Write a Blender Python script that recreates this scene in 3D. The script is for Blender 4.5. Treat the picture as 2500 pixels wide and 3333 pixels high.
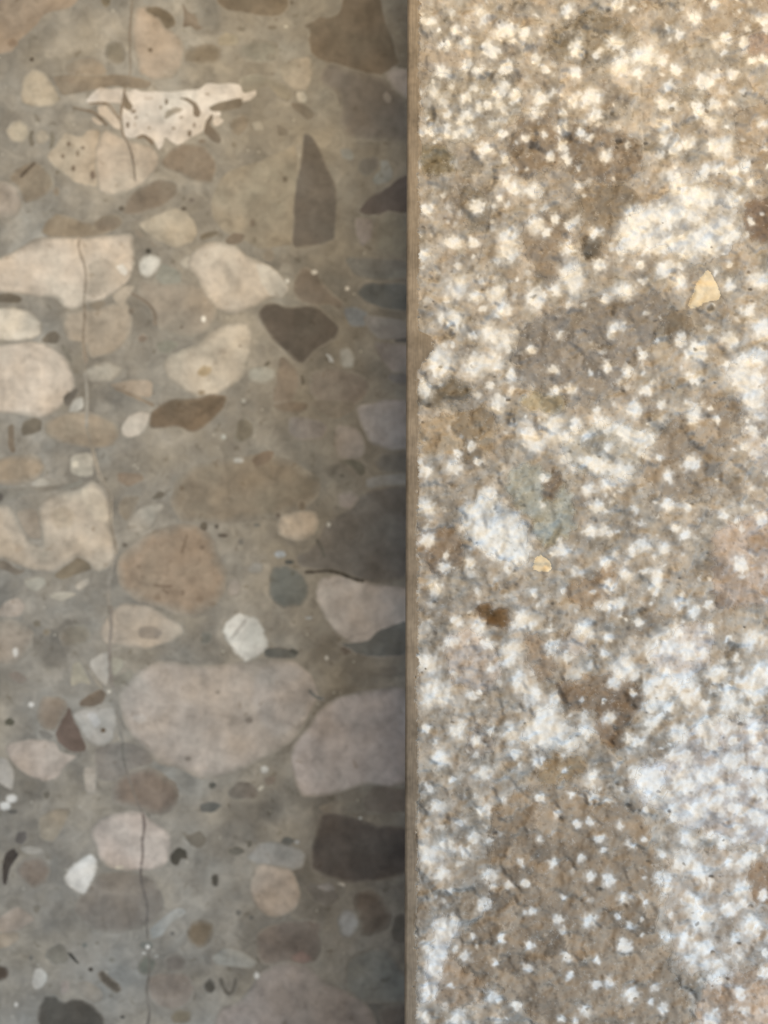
import bpy, math, random
import numpy as np
from mathutils import Vector

random.seed(11); rng = np.random.default_rng(11)
for o in list(bpy.data.objects): bpy.data.objects.remove(o, do_unlink=True)
scene = bpy.context.scene
col = scene.collection

# ------------------------------------------------------------------ camera
# photo pixel (2500 x 3333) -> metres on the top of the hammered slab; the frame is 15 x 20 cm there
S = 0.00006
H = 0.040            # the hammered slab stands 40 mm above the polished one
D = 0.30             # camera height above the hammered slab
CX = 0.0065          # camera stands just over the arris
cam_d = bpy.data.cameras.new('camera'); cam = bpy.data.objects.new('camera', cam_d); col.objects.link(cam)
cam.location = (CX, 0, H + D); cam.rotation_euler = (0, 0, 0)
cam_d.sensor_width = 36; cam_d.sensor_fit = 'AUTO'; cam_d.lens = 36 * D / (3333 * S)
cam_d.shift_x = -CX / (3333 * S); cam_d.shift_y = 0
cam_d.clip_start = 0.01; cam_d.clip_end = 20
cam_d.dof.use_dof = True; cam_d.dof.focus_distance = D; cam_d.dof.aperture_fstop = 8.0
scene.camera = cam
scene.render.resolution_x = 768; scene.render.resolution_y = 1024

# ------------------------------------------------------------------ light: warm lamp beyond the top of the picture, cool one near the bottom right
world = bpy.data.worlds.new('World'); scene.world = world; world.use_nodes = True
wb = world.node_tree.nodes['Background']; wb.inputs[0].default_value = (0.84, 0.92, 1.0, 1); wb.inputs[1].default_value = 0.27
def lamp(name, loc, aim, size, power, colour):
    d = bpy.data.lights.new(name, 'AREA'); d.shape = 'DISK'; d.size = size; d.energy = power; d.color = colour
    o = bpy.data.objects.new(name, d); col.objects.link(o); o.location = loc
    o.rotation_euler = (Vector(aim) - Vector(loc)).to_track_quat('-Z', 'Y').to_euler(); return o
lamp('warm_lamp', (0.08, 0.19, 0.25), (0.02, 0.15, 0.02), 0.26, 0.80, (1.0, 0.77, 0.45))
lamp('cool_lamp', (0.25, -0.20, 0.24), (0.12, -0.14, 0.02), 0.30, 0.92, (0.70, 0.86, 1.0))
vs = scene.view_settings
vs.view_transform = 'Standard'; vs.look = 'None'; vs.exposure = 0; vs.gamma = 1; vs.use_curve_mapping = False
CAL = False

# ------------------------------------------------------------------ pixel -> place and apparent colour -> surface colour
def up(px, py): return ((px - 1250) * S, (1666.5 - py) * S)
KL = (D + H) / D
def low(px, py):
    x, y = up(px, py); return (CX + (x - CX) * KL, y * KL)
def lin(c):
    c = np.asarray(c, float) / 255.0
    return np.where(c <= 0.04045, c / 12.92, ((c + 0.055) / 1.055) ** 2.4)
RELIEF = 2.2
MATRIX_COL = ((.39, .356, .306), (.366, .347, .32), (.34, .343, .338))
LUT_LOW = [[[0.902, 0.811, 0.661], [0.914, 0.823, 0.67], [0.933, 0.837, 0.677], [0.95, 0.848, 0.68], [0.964, 0.856, 0.683], [0.978, 0.865, 0.683], [0.989, 0.868, 0.675], [0.99, 0.863, 0.664], [0.959, 0.832, 0.631], [0.892, 0.768, 0.578], [0.791, 0.678, 0.507], [0.653, 0.562, 0.426], [0.492, 0.435, 0.345], [0.328, 0.303, 0.259]], [[0.868, 0.789, 0.655], [0.885, 0.802, 0.663], [0.9, 0.813, 0.669], [0.912, 0.821, 0.669], [0.925, 0.829, 0.672], [0.936, 0.837, 0.671], [0.942, 0.835, 0.66], [0.936, 0.822, 0.644], [0.905, 0.79, 0.61], [0.836, 0.727, 0.555], [0.736, 0.635, 0.481], [0.607, 0.528, 0.404], [0.462, 0.41, 0.329], [0.312, 0.288, 0.249]], [[0.832, 0.767, 0.651], [0.845, 0.779, 0.657], [0.858, 0.787, 0.662], [0.87, 0.796, 0.663], [0.881, 0.802, 0.663], [0.887, 0.804, 0.66], [0.888, 0.798, 0.647], [0.883, 0.786, 0.631], [0.848, 0.75, 0.592], [0.781, 0.684, 0.533], [0.684, 0.596, 0.46], [0.559, 0.49, 0.383], [0.427, 0.383, 0.312], [0.294, 0.276, 0.243]], [[0.792, 0.742, 0.645], [0.804, 0.75, 0.65], [0.812, 0.757, 0.651], [0.82, 0.762, 0.653], [0.829, 0.767, 0.651], [0.834, 0.766, 0.646], [0.833, 0.762, 0.636], [0.823, 0.745, 0.612], [0.783, 0.703, 0.568], [0.718, 0.637, 0.507], [0.623, 0.548, 0.431], [0.51, 0.452, 0.36], [0.391, 0.356, 0.297], [0.271, 0.257, 0.231]], [[0.746, 0.713, 0.634], [0.756, 0.719, 0.638], [0.766, 0.728, 0.644], [0.775, 0.733, 0.645], [0.779, 0.734, 0.641], [0.779, 0.731, 0.633], [0.776, 0.721, 0.62], [0.765, 0.703, 0.595], [0.726, 0.662, 0.552], [0.662, 0.598, 0.489], [0.566, 0.505, 0.407], [0.465, 0.416, 0.339], [0.357, 0.33, 0.282], [0.254, 0.244, 0.226]], [[0.708, 0.687, 0.628], [0.718, 0.696, 0.635], [0.723, 0.7, 0.637], [0.729, 0.704, 0.637], [0.732, 0.701, 0.634], [0.731, 0.698, 0.623], [0.726, 0.688, 0.608], [0.708, 0.666, 0.581], [0.67, 0.622, 0.534], [0.605, 0.556, 0.47], [0.514, 0.466, 0.386], [0.419, 0.381, 0.319], [0.329, 0.308, 0.269], [0.243, 0.237, 0.222]], [[0.67, 0.664, 0.623], [0.679, 0.672, 0.628], [0.686, 0.677, 0.63], [0.69, 0.678, 0.629], [0.689, 0.677, 0.627], [0.686, 0.668, 0.614], [0.678, 0.657, 0.598], [0.659, 0.633, 0.567], [0.616, 0.585, 0.518], [0.551, 0.516, 0.45], [0.465, 0.43, 0.367], [0.376, 0.347, 0.299], [0.301, 0.285, 0.254], [0.228, 0.225, 0.216]], [[0.64, 0.647, 0.62], [0.646, 0.65, 0.623], [0.65, 0.655, 0.626], [0.653, 0.655, 0.624], [0.652, 0.651, 0.617], [0.648, 0.643, 0.608], [0.637, 0.63, 0.59], [0.617, 0.602, 0.559], [0.573, 0.554, 0.504], [0.509, 0.486, 0.435], [0.424, 0.399, 0.351], [0.344, 0.323, 0.284], [0.276, 0.267, 0.246], [0.224, 0.224, 0.217]], [[0.616, 0.632, 0.62], [0.621, 0.637, 0.623], [0.628, 0.643, 0.628], [0.632, 0.645, 0.632], [0.632, 0.643, 0.627], [0.63, 0.638, 0.618], [0.617, 0.622, 0.599], [0.593, 0.593, 0.566], [0.551, 0.546, 0.513], [0.482, 0.469, 0.435], [0.395, 0.377, 0.34], [0.324, 0.308, 0.279], [0.26, 0.254, 0.239], [0.218, 0.222, 0.218]]]
LUT_UP = [[[1.281, 1.123, 0.87], [1.295, 1.135, 0.879], [1.309, 1.152, 0.897], [1.366, 1.201, 0.938], [1.397, 1.221, 0.943]], [[1.178, 1.049, 0.838], [1.233, 1.096, 0.873], [1.241, 1.103, 0.879], [1.28, 1.139, 0.909], [1.318, 1.17, 0.928]], [[1.137, 1.027, 0.839], [1.149, 1.038, 0.849], [1.153, 1.047, 0.865], [1.194, 1.082, 0.892], [1.211, 1.102, 0.911]], [[1.046, 0.968, 0.823], [1.06, 0.975, 0.823], [1.107, 1.023, 0.872], [1.11, 1.029, 0.878], [1.146, 1.065, 0.911]], [[0.97, 0.918, 0.808], [0.98, 0.925, 0.813], [1.036, 0.983, 0.869], [1.057, 1.006, 0.891], [1.071, 1.025, 0.914]], [[0.929, 0.898, 0.812], [0.941, 0.91, 0.827], [0.929, 0.907, 0.833], [1.021, 0.997, 0.917], [1.006, 0.988, 0.913]], [[0.867, 0.863, 0.814], [0.878, 0.876, 0.827], [0.88, 0.875, 0.824], [0.959, 0.964, 0.919], [0.974, 0.987, 0.95]], [[0.808, 0.818, 0.785], [0.828, 0.841, 0.812], [0.881, 0.899, 0.875], [0.905, 0.934, 0.921], [0.928, 0.964, 0.955]], [[0.791, 0.818, 0.807], [0.801, 0.835, 0.832], [0.858, 0.901, 0.906], [0.892, 0.942, 0.951], [0.916, 0.965, 0.972]]]
# ------------------------------------------------------------------ traced pieces
# tile name -> origin and scale of the photo window the outlines were read from
T = {k: (x, y, 700 / 1659) for k, x, y in (('A',0,0),('B',650,0),('C',0,650),('D',650,650),('E',0,1300),('F',650,1300),
     ('G',0,1950),('H',650,1950),('I',0,2633),('J',650,2633))}
T['V'] = (0, 0, 2500 / 1659)
for k, y in (('P',0),('Q',1100),('R',2133)): T[k] = (1300, y, 1200 / 1659)
def pts(tile, s):
    ox, oy, k = T[tile]
    return [(ox + float(a) * k, oy + float(b) * k) for a, b in (q.split(',') for q in s.split())]

# polished slab: (tile, apparent colour, outline, optional label)
PEB = [
('A',(160,139,115),'-60,-60 640,-60 560,60 350,100 250,230 120,330 100,400 -60,430'),
('A',(176,155,130),'1040,60 1200,40 1230,150 1330,250 1420,330 1400,500 1350,600 1200,620 1080,560 1050,420 1020,260'),
('A',(128,112,88),'1120,60 1230,50 1330,110 1360,200 1280,230 1230,140 1130,95'),
('A',(130,113,92),'1405,10 1440,80 1520,130 1530,190 1570,215 1520,240 1470,200 1410,215 1420,120'),
('A',(140,126,103),'830,340 880,315 940,330 970,400 960,470 900,500 830,460 810,410'),
('A',(155,138,115),'500,500 600,440 720,440 800,500 830,560 720,620 600,600 510,570'),
('A',(122,108,84),'770,-30 860,-30 850,40 820,60 790,40'),
('A',(182,165,138),'180,600 260,530 330,560 400,640 470,760 400,820 260,820 160,780'),
('A',(178,162,136),'50,1010 90,950 150,925 210,970 230,1040 180,1100 90,1090'),
('A',(130,118,98),'230,1010 270,1000 250,1060 270,1120 230,1130 220,1070'),
('A',(130,118,98),'390,1000 420,1040 420,1120 380,1160 390,1090'),
('A',(178,162,138),'265,1040 310,1000 370,1020 385,1070 330,1115 280,1100'),
('A',(145,128,105),'400,590 540,570 760,590 900,570 1080,600 1180,640 1130,690 1000,680 880,660 740,690 600,720 480,740 430,650'),
('B',(135,120,97),'-110,390 0,350 80,345 150,370 165,440 110,490 0,490 -110,480 -130,430'),
('A',(194,174,149),'800,1000 900,1040 980,1090 1180,1140 1230,1200 1220,1280 1130,1380 1080,1430 960,1490 850,1500 760,1480 740,1300 740,1150','cream pebble crossed by the crack, below the white shell-like fragment'),
('A',(185,165,138),'430,1120 500,1020 620,1060 680,1000 780,1000 740,1150 740,1300 760,1450 660,1430 560,1400 500,1340 390,1260 360,1200'),
('A',(216,200,179),'650,780 770,670 850,690 940,680 1000,710 1040,680 1090,710 1250,705 1420,690 1540,690 1590,640 1680,650 1770,640 1870,660 1970,690 1980,740 1940,770 1860,790 1720,800 1700,830 1700,890 1620,930 1560,1020 1480,1060 1380,1120 1310,1090 1270,1060 1260,1120 1220,1160 1180,1080 1100,1030 1020,1070 960,1040 950,960 940,880 940,800 860,790 800,790 700,800','ragged white shell-like fragment with dark curved hollows'),
('A',(205,185,160),'750,820 820,810 870,880 920,930 940,1000 880,990 830,930 760,880'),
('A',(205,185,160),'710,900 770,920 800,960 760,970 710,930'),
('A',(130,112,90),'1370,755 1450,750 1520,800 1555,870 1530,910 1490,890 1490,820 1440,780'),
('A',(165,148,125),'1265,920 1280,860 1350,825 1420,840 1380,870 1340,880 1300,910'),
('A',(130,112,90),'1050,1060 1110,1030 1190,1090 1180,1130 1110,1060 1060,1075'),
('A',(130,112,90),'1270,770 1295,760 1300,800 1275,815'),
('A',(130,112,90),'970,945 1000,940 1000,985 975,990'),
('A',(130,112,90),'1450,1000 1480,1010 1475,1060 1445,1050'),
('A',(128,112,90),'960,690 985,760 1030,820 1010,860 960,840 945,780'),
('B',(126,110,88),'65,830 150,790 330,750 330,830 200,860 100,860'),
('B',(126,110,90),'30,1020 50,930 90,880 110,900 75,960 120,1000 170,1070 150,1110 100,1090 50,1040'),
('B',(215,195,170),'95,930 140,895 190,930 150,970 110,975'),
('V',(138,120,98),'347,352 365,325 400,310 440,315 465,345 466,375 455,395 420,392 390,375 355,362'),
('V',(133,117,97),'262,455 285,415 340,388 372,390 385,405 380,425 350,445 310,460 270,465'),
('A',(143,127,105),'160,1290 260,1240 340,1290 400,1350 420,1440 300,1540 190,1570 150,1450 60,1370'),
('A',(100,86,69),'150,1360 180,1320 270,1245 275,1265 200,1340 165,1380'),
('A',(165,150,132),'-60,1400 80,1410 150,1480 170,1560 130,1659 -60,1680'),
('B',(120,103,80),'120,-40 680,-40 690,60 640,110 560,130 450,120 330,95 210,80 140,30','brown pebble cut off by the top of the picture'),
('B',(101,86,68),'800,200 870,170 930,120 1000,140 1090,100 1110,-40 1400,-40 1420,150 1490,290 1500,380 1540,490 1470,540 1400,590 1300,570 1150,530 1000,480 900,450 850,400 840,300 860,240','large dark brown pebble by the upper end of the step edge'),
('B',(97,88,78),'930,560 1000,480 1150,540 1300,570 1400,590 1450,640 1600,800 1640,1100 1450,1070 1300,1090 1150,1050 1080,950 1100,800 1060,700 940,650'),
('B',(116,107,99),'1440,560 1500,520 1640,540 1640,790 1500,690 1450,620'),
('B',(114,106,97),'1410,740 1440,700 1480,740 1480,790 1440,800'),
('B',(100,90,78),'800,1030 860,1040 900,1110 940,1180 970,1260 1040,1400 1060,1500 1055,1650 1050,1750 1040,1850 960,1880 850,1900 740,1910 710,1870 725,1740 720,1500 760,1350 790,1200','long upright grey brown pebble near the step edge'),
('V',(153,138,114),'475,390 500,365 560,350 620,320 640,310 640,400 632,470 630,530 610,530 560,540 520,515 480,500 460,470 455,430'),
('B',(72,64,60),'1230,1620 1300,1530 1450,1450 1530,1380 1640,1330 1640,1650 1590,1640 1400,1650 1300,1660 1240,1640'),
('B',(185,170,145),'740,710 800,700 830,750 825,790 760,790'),
('B',(122,107,87),'700,790 800,800 880,860 880,910 830,940 780,880 720,840'),
('B',(118,105,86),'590,960 640,970 690,1010 680,1050 610,1050'),
('B',(143,130,107),'300,600 430,570 560,610 680,670 720,720 690,790 600,740 530,650 420,700 330,720'),
('B',(168,150,124),'600,540 700,460 850,440 870,560 830,700 740,700 660,640'),
('B',(144,134,113),'310,350 430,310 600,330 600,440 480,480 330,460'),
('B',(175,160,132),'140,300 200,250 290,270 310,340 240,350 150,350'),
('B',(135,118,95),'230,930 320,880 390,920 370,1000 300,1070 240,1010'),
('B',(170,155,130),'400,950 470,930 500,1000 430,1010'),
('B',(125,120,108),'1080,1150 1150,1140 1190,1190 1180,1240 1100,1220'),
('B',(92,84,74),'1230,1230 1370,1200 1390,1290 1280,1370 1220,1310'),
('B',(112,110,102),'1390,1240 1450,1230 1500,1340 1470,1400 1370,1430 1330,1400 1350,1350 1400,1310'),
('V',(203,186,164),'-30,565 0,560 40,540 80,515 170,513 230,512 285,503 288,530 288,580 275,600 255,625 225,645 190,655 160,668 140,662 120,640 85,640 60,635 -30,625','large cream white block split by the crack at the left edge'),
('C',(188,172,150),'670,500 780,440 900,480 1000,560 980,640 880,690 780,750 690,770 670,640'),
('C',(235,222,200),'890,510 950,490 990,550 975,590 930,570','small bright white grain on the cream block'),
('C',(205,197,180),'1070,500 1100,440 1170,425 1240,450 1240,510 1190,570 1140,600 1080,570'),
('C',(112,102,86),'-60,730 80,720 150,740 175,775 140,800 -60,795'),
('C',(203,192,172),'-60,840 100,835 200,850 280,900 325,970 315,1030 260,1070 130,1090 -60,1070'),
('V',(200,184,164),'-30,748 0,745 60,738 105,745 140,775 160,810 158,840 140,865 120,890 90,900 40,895 -30,885','big rounded cream pebble at the left edge'),
('C',(118,108,92),'310,1090 380,1020 430,1010 470,1060 440,1110 370,1110'),
('C',(125,118,103),'470,1110 520,1150 560,1230 560,1280 500,1200'),
('C',(145,130,108),'320,250 370,160 440,110 560,140 640,180 740,180 830,120 920,120 950,180 900,230 760,280 640,290 500,290 390,290'),
('C',(132,116,96),'720,190 800,130 910,120 945,180 880,230 780,250'),
('C',(178,163,138),'1070,190 1180,130 1330,60 1450,100 1510,180 1520,270 1450,350 1360,380 1250,330 1130,260'),
('C',(135,122,104),'1030,230 1080,240 1110,300 1060,290'),
('C',(140,127,108),'1160,320 1210,350 1180,380'),
('C',(168,153,132),'500,880 700,850 980,780 1020,900 1000,1050 880,1180 700,1220 660,1100 520,1080 490,960'),
('C',(175,160,138),'860,740 940,670 1040,660 1020,720 970,780 960,860 900,800'),
('C',(140,126,106),'690,800 800,770 820,810 750,860 690,830'),
('C',(155,141,122),'1080,620 1250,650 1480,640 1600,720 1659,800 1659,920 1580,1010 1440,1070 1300,1030 1220,980 1180,860 1080,740'),
('C',(150,145,128),'1250,480 1400,560 1400,640 1250,660 1190,600'),
('C',(140,133,115),'1200,1100 1310,1080 1390,1110 1300,1190 1220,1170'),
('C',(160,144,124),'830,1430 1000,1390 1180,1390 1170,1540 1000,1490'),
('C',(172,163,145),'660,1310 830,1250 960,1300 860,1400 700,1400'),
('C',(110,102,90),'490,1520 540,1480 600,1450 610,1480 560,1550 530,1600 490,1570'),
('C',(172,166,153),'580,1530 640,1520 650,1600 560,1659 520,1640'),
('V',(190,175,152),'355,790 375,765 400,755 430,745 455,720 490,705 535,695 545,720 540,760 530,800 505,830 475,850 450,865 420,855 385,830 360,815','cream pebble with a yellow brown stain'),
('V',(172,150,115),'425,800 440,788 458,792 456,808 440,815 428,812'),
('C',(178,166,145),'1380,480 1440,430 1540,440 1530,520 1420,540'),
('V',(195,178,155),'415,545 440,530 480,525 510,530 535,555 570,570 600,590 618,620 610,640 580,640 560,655 540,665 500,678 475,670 450,640 430,600 405,575','large cream pebble above the dark heart-shaped one'),
('D',(185,173,153),'430,490 520,500 620,580 690,680 640,760 540,740 470,640'),
('D',(110,97,82),'740,590 800,520 900,560 940,640 1020,730 1110,790 1090,850 1000,800 900,820 780,790 720,700'),
('V',(88,77,65),'560,672 575,655 595,655 620,664 650,662 680,662 700,670 720,690 733,708 725,730 700,745 680,760 660,785 640,780 620,760 590,735 575,715 562,690','dark brown heart-shaped pebble'),
('D',(125,108,88),'200,300 270,250 350,270 330,330 260,350 200,340'),
('D',(118,106,86),'0,280 60,250 140,240 150,270 60,300 10,310'),
('D',(94,90,82),'1110,440 1300,450 1640,470 1640,600 1400,620 1200,600'),
('D',(72,73,70),'1280,640 1640,640 1640,860 1450,850 1300,800 1200,720'),
('D',(108,107,104),'1100,840 1200,820 1310,880 1280,980 1160,980'),
('D',(98,93,88),'1250,880 1640,940 1640,1060 1400,1090 1300,1000'),
('D',(62,60,58),'1500,1080 1590,1060 1640,1060 1640,1100 1510,1100'),
('D',(105,98,93),'1330,1100 1640,1110 1640,1380 1470,1330 1390,1210'),
('D',(78,76,74),'1480,1330 1640,1350 1640,1430 1500,1420 1440,1380'),
('D',(135,130,118),'1080,1160 1150,1140 1200,1220 1180,1300 1090,1290'),
('D',(162,157,147),'970,1180 1020,1210 1040,1260 1000,1250'),
('D',(115,102,88),'850,1340 1000,1290 1200,1330 1310,1400 1270,1540 1150,1600 950,1600 850,1480'),
('D',(95,84,68),'770,1360 800,1350 820,1410 790,1440'),
('D',(105,97,80),'480,1290 530,1240 550,1260 510,1300'),
('D',(133,117,98),'620,1200 740,1290 780,1400 720,1560 600,1600 560,1560 590,1400'),
('D',(158,152,135),'380,1310 480,1280 590,1310 580,1380 480,1420 370,1390'),
('D',(115,105,97),'1200,130 1340,150 1330,300 1250,370 1200,250'),
('D',(92,88,78),'1380,100 1640,120 1640,440 1330,420'),
('V',(120,102,80),'325,893 345,875 375,860 420,862 460,850 492,855 485,880 465,900 440,925 415,935 385,920 350,925 322,925','brown streaked sliver beside a small white pebble'),
('V',(106,90,70),'400,872 455,858 488,858 462,885 430,900 438,882'),
('E',(198,184,165),'930,220 1000,120 1090,90 1160,110 1140,200 1090,270 1000,300 940,270'),
('E',(118,107,90),'160,240 180,170 260,135 330,160 320,240 260,270 170,280'),
('E',(120,106,88),'60,200 110,190 110,330 125,400 90,420 60,360'),
('E',(125,108,88),'40,440 90,460 90,500 50,490'),
('E',(155,139,117),'340,180 500,110 700,100 900,180 920,280 860,360 700,370 500,340 360,280'),
('E',(160,143,120),'-60,480 150,430 300,440 350,540 250,620 100,660 -60,640'),
('E',(172,163,145),'540,440 690,400 720,480 720,580 640,600 540,560'),
('E',(170,165,152),'240,640 330,600 410,650 330,680 250,670'),
('E',(200,188,165),'550,480 600,470 610,520 560,530'),
('E',(135,128,115),'-60,690 150,680 400,670 600,640 620,600 640,650 560,690 300,710 100,760 30,810 -60,800'),
('E',(95,88,80),'-60,710 0,710 30,740 20,790 -60,800'),
('E',(182,168,148),'610,700 700,640 760,660 830,740 850,850 830,950 870,1060 890,1200 860,1290 760,1330 700,1310 680,1250 600,1210 530,1250 430,1330 250,1310 100,1260 0,1210 -60,1200 -60,830 60,820 110,880 160,1000 230,1100 330,1150 330,1050 300,920 320,820 400,740 500,720','large cream stone with a paler rim at the left edge'),
('E',(170,155,133),'390,850 500,820 580,860 560,1000 440,1000 380,930'),
('E',(190,176,154),'620,700 720,680 820,760 830,900 820,970 720,920 660,840'),
('E',(150,137,120),'120,860 280,830 310,950 330,1080 230,1080 160,980'),
('E',(125,113,93),'420,1350 540,1260 600,1215 690,1260 710,1310 620,1340 500,1390 430,1380'),
('E',(118,110,98),'-60,1225 60,1250 120,1310 210,1320 130,1360 50,1320 -60,1290'),
('V',(170,157,140),'215,1365 240,1320 265,1305 330,1310 355,1330 390,1350 400,1370 370,1385 320,1400 260,1395 225,1390'),
('V',(150,130,108),'252,1215 290,1180 330,1150 380,1135 430,1135 460,1165 470,1210 490,1235 480,1280 455,1310 420,1330 380,1320 340,1305 300,1295 265,1270','speckled tan pebble right of the crack'),
('E',(128,118,102),'920,800 960,740 1090,750 1050,830 980,950 920,880'),
('E',(112,103,88),'1160,770 1230,700 1280,730 1240,770'),
('E',(140,122,102),'900,560 1100,570 1120,620 1000,680 910,640'),
('E',(163,155,140),'1080,830 1280,800 1200,920 1180,1000 1000,1030 980,970'),
('V',(132,118,98),'385,1030 430,1000 500,995 560,985 610,990 650,1010 690,1040 680,1080 640,1100 590,1115 540,1120 480,1130 430,1130 390,1120 370,1080'),
('E',(160,156,142),'180,1390 330,1360 360,1420 280,1490 200,1450'),
('E',(170,162,148),'580,1430 680,1370 700,1420 600,1480'),
('E',(165,158,142),'370,1500 500,1480 600,1500 480,1560 400,1540'),
('E',(163,150,136),'-60,1680 40,1560 150,1520 200,1600 150,1680'),
('V',(92,86,78),'700,1130 740,1110 770,1070 820,1055 890,1045 890,1250 800,1260 760,1245 720,1230 690,1235 650,1225 640,1200 680,1180'),
('V',(165,148,126),'597,1135 610,1115 640,1105 680,1105 688,1125 680,1150 660,1165 630,1165 605,1155'),
('V',(98,98,90),'580,1255 590,1222 620,1222 645,1235 665,1255 665,1290 650,1310 610,1312 585,1295','rounded blue grey pebble'),
('V',(140,131,122),'690,1250 740,1240 775,1252 810,1262 890,1270 890,1370 830,1400 770,1400 730,1370 700,1330 680,1290'),
('F',(122,112,102),'1050,200 1180,200 1260,280 1280,400 1230,460 1080,460 1040,350'),
('F',(112,107,104),'1200,60 1400,0 1640,0 1640,380 1450,390 1330,340 1250,220'),
('F',(78,75,70),'1380,420 1640,410 1640,560 1420,570 1350,500'),
('F',(90,85,72),'1060,480 1180,460 1270,500 1280,570 1240,600 1170,510'),
('F',(100,98,94),'1280,600 1640,560 1640,650 1400,670 1290,690'),
('F',(118,107,98),'1060,730 1180,700 1230,770 1160,850 1080,830'),
('F',(145,141,132),'360,1310 420,1250 490,1270 480,1340 390,1340'),
('F',(150,140,128),'210,1450 270,1370 320,1420 310,1500 240,1530'),
('F',(122,110,90),'290,170 360,140 420,200 410,280 320,340 260,300'),
('F',(120,104,86),'390,460 520,390 580,410 540,480 430,530'),
('F',(125,115,105),'690,130 900,150 1000,220 950,300 760,320 680,250'),
('F',(118,103,85),'550,40 700,10 850,30 800,100 620,100'),
('F',(108,97,82),'850,0 1200,20 1190,90 1050,160 900,90'),
('G',(130,124,116),'730,1160 820,1120 900,1100 1020,1110 1140,1170 1200,1260 980,1320 920,1400 760,1400 740,1290'),
('V',(162,151,139),'258,1495 290,1465 320,1440 350,1428 420,1440 480,1435 540,1428 600,1425 640,1430 670,1460 690,1495 675,1530 660,1560 640,1590 600,1620 560,1640 520,1665 480,1675 430,1680 390,1655 350,1650 320,1620 275,1580 262,1540','large pinkish beige pebble below the white crystal'),
('V',(148,138,128),'560,1440 640,1432 670,1460 685,1495 660,1550 600,1600 560,1560 540,1500'),
('G',(172,165,157),'1010,910 1100,880 1140,930 1080,970'),
('G',(108,97,84),'610,800 650,760 740,710 790,690 820,740 790,810 700,830 620,830'),
('G',(105,90,80),'420,1040 470,950 510,850 540,830 560,910 620,1030 670,1140 640,1180 540,1180 470,1120'),
('G',(168,164,156),'560,880 650,850 740,840 880,830 900,920 890,1000 860,1100 780,1140 700,1110 640,1050 600,960','pale grey stone with one dark dot beside the crack'),
('G',(180,178,174),'660,880 740,870 780,960 730,1000'),
('V',(122,110,99),'245,1700 270,1670 330,1660 380,1695 385,1715 375,1745 345,1760 300,1745 250,1735'),
('G',(130,121,106),'450,280 540,200 640,200 710,270 650,350 500,370'),
('G',(128,117,106),'60,580 130,550 220,610 180,660 110,640'),
('G',(140,130,118),'1060,220 1180,200 1260,250 1220,310 1080,310'),
('G',(100,96,80),'35,940 80,910 120,950 90,980 40,970'),
('G',(118,115,108),'300,1010 370,1020 420,1060 370,1090 310,1060'),
('G',(167,155,143),'40,1120 200,1080 420,1100 470,1180 600,1210 500,1280 460,1380 340,1400 200,1360 100,1270'),
('G',(155,151,143),'-60,1220 60,1230 110,1330 100,1480 30,1440 -60,1380'),
('G',(158,150,138),'640,1300 740,1290 740,1500 660,1490'),
('G',(138,126,112),'320,760 480,760 520,840 430,1010 330,1000 290,880'),
('G',(150,138,123),'-60,150 120,160 250,250 230,400 100,500 -60,480'),
('G',(155,150,133),'560,500 610,470 680,600 700,660 620,640 540,680'),
('G',(165,160,150),'680,480 780,420 840,400 850,560 820,680 740,600'),
('G',(165,158,140),'860,440 960,470 930,560 870,600'),
('G',(138,131,117),'870,620 1000,540 1040,570 980,650 880,670'),
('H',(222,215,203),'180,250 210,160 310,105 360,130 410,125 460,170 500,230 500,280 540,330 520,390 470,430 400,470 345,485 300,440 250,370 190,300','bright white angular crystal with grey streaks'),
('H',(172,165,154),'345,150 370,165 320,230 270,300 240,315 235,295 280,240'),
('H',(190,183,172),'440,380 480,370 470,400 440,410'),
('V',(134,125,119),'625,1640 640,1600 670,1570 690,1535 720,1510 780,1495 890,1480 890,1690 840,1700 790,1690 740,1710 690,1720 655,1720 640,1690','large grey violet pebble running under the step edge'),
('H',(78,72,66),'1270,1520 1340,1440 1460,1450 1640,1470 1640,1640 1300,1659 1250,1600'),
('H',(95,88,78),'900,1610 1060,1560 1250,1570 1280,1640 1000,1659'),
('H',(190,185,178),'465,1300 500,1280 535,1300 530,1340 480,1345'),
('H',(165,158,142),'440,1470 480,1430 500,1450 470,1485'),
('H',(118,105,92),'490,1380 590,1360 590,1410 520,1450'),
('H',(112,103,92),'210,1500 300,1400 400,1420 450,1480 430,1540 250,1540'),
('H',(95,93,85),'500,380 650,370 760,420 740,460 500,450'),
('H',(72,70,62),'680,400 720,380 770,410 740,440'),
('H',(85,76,66),'1080,380 1130,360 1180,400 1120,440'),
('H',(80,80,76),'1060,340 1290,330 1360,250 1640,150 1640,430 1300,450 1200,410'),
('H',(95,94,88),'0,1580 100,1560 180,1590 100,1650 0,1640'),
('H',(110,107,97),'20,250 100,260 80,350 0,350'),
('I',(178,165,154),'710,150 760,90 850,50 1000,20 1090,25 1200,110 1300,180 1330,280 1290,420 1180,470 950,470 830,440 770,380 740,270 710,220','pinkish white stone split by the crack'),
('I',(122,116,108),'600,700 700,580 780,500 1000,490 1180,540 1240,640 1260,760 1180,880 1050,920 900,950 740,940 650,880 590,800','rounded grey brown pebble under the pinkish white stone'),
('I',(205,205,200),'490,530 560,430 650,370 710,345 750,400 750,470 700,580 650,665 580,630 520,590','bright white wedge-shaped chip'),
('I',(190,183,165),'880,450 940,430 960,460 910,468'),
('I',(128,117,106),'140,440 200,380 330,380 390,470 350,560 260,610 170,550 130,480'),
('I',(68,62,57),'20,400 50,330 110,300 150,350 100,420 70,480 50,590 20,580'),
('I',(98,92,87),'130,180 200,170 215,220 170,280 110,260'),
('I',(145,136,120),'300,60 420,0 560,0 480,150 420,260 300,230'),
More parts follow.
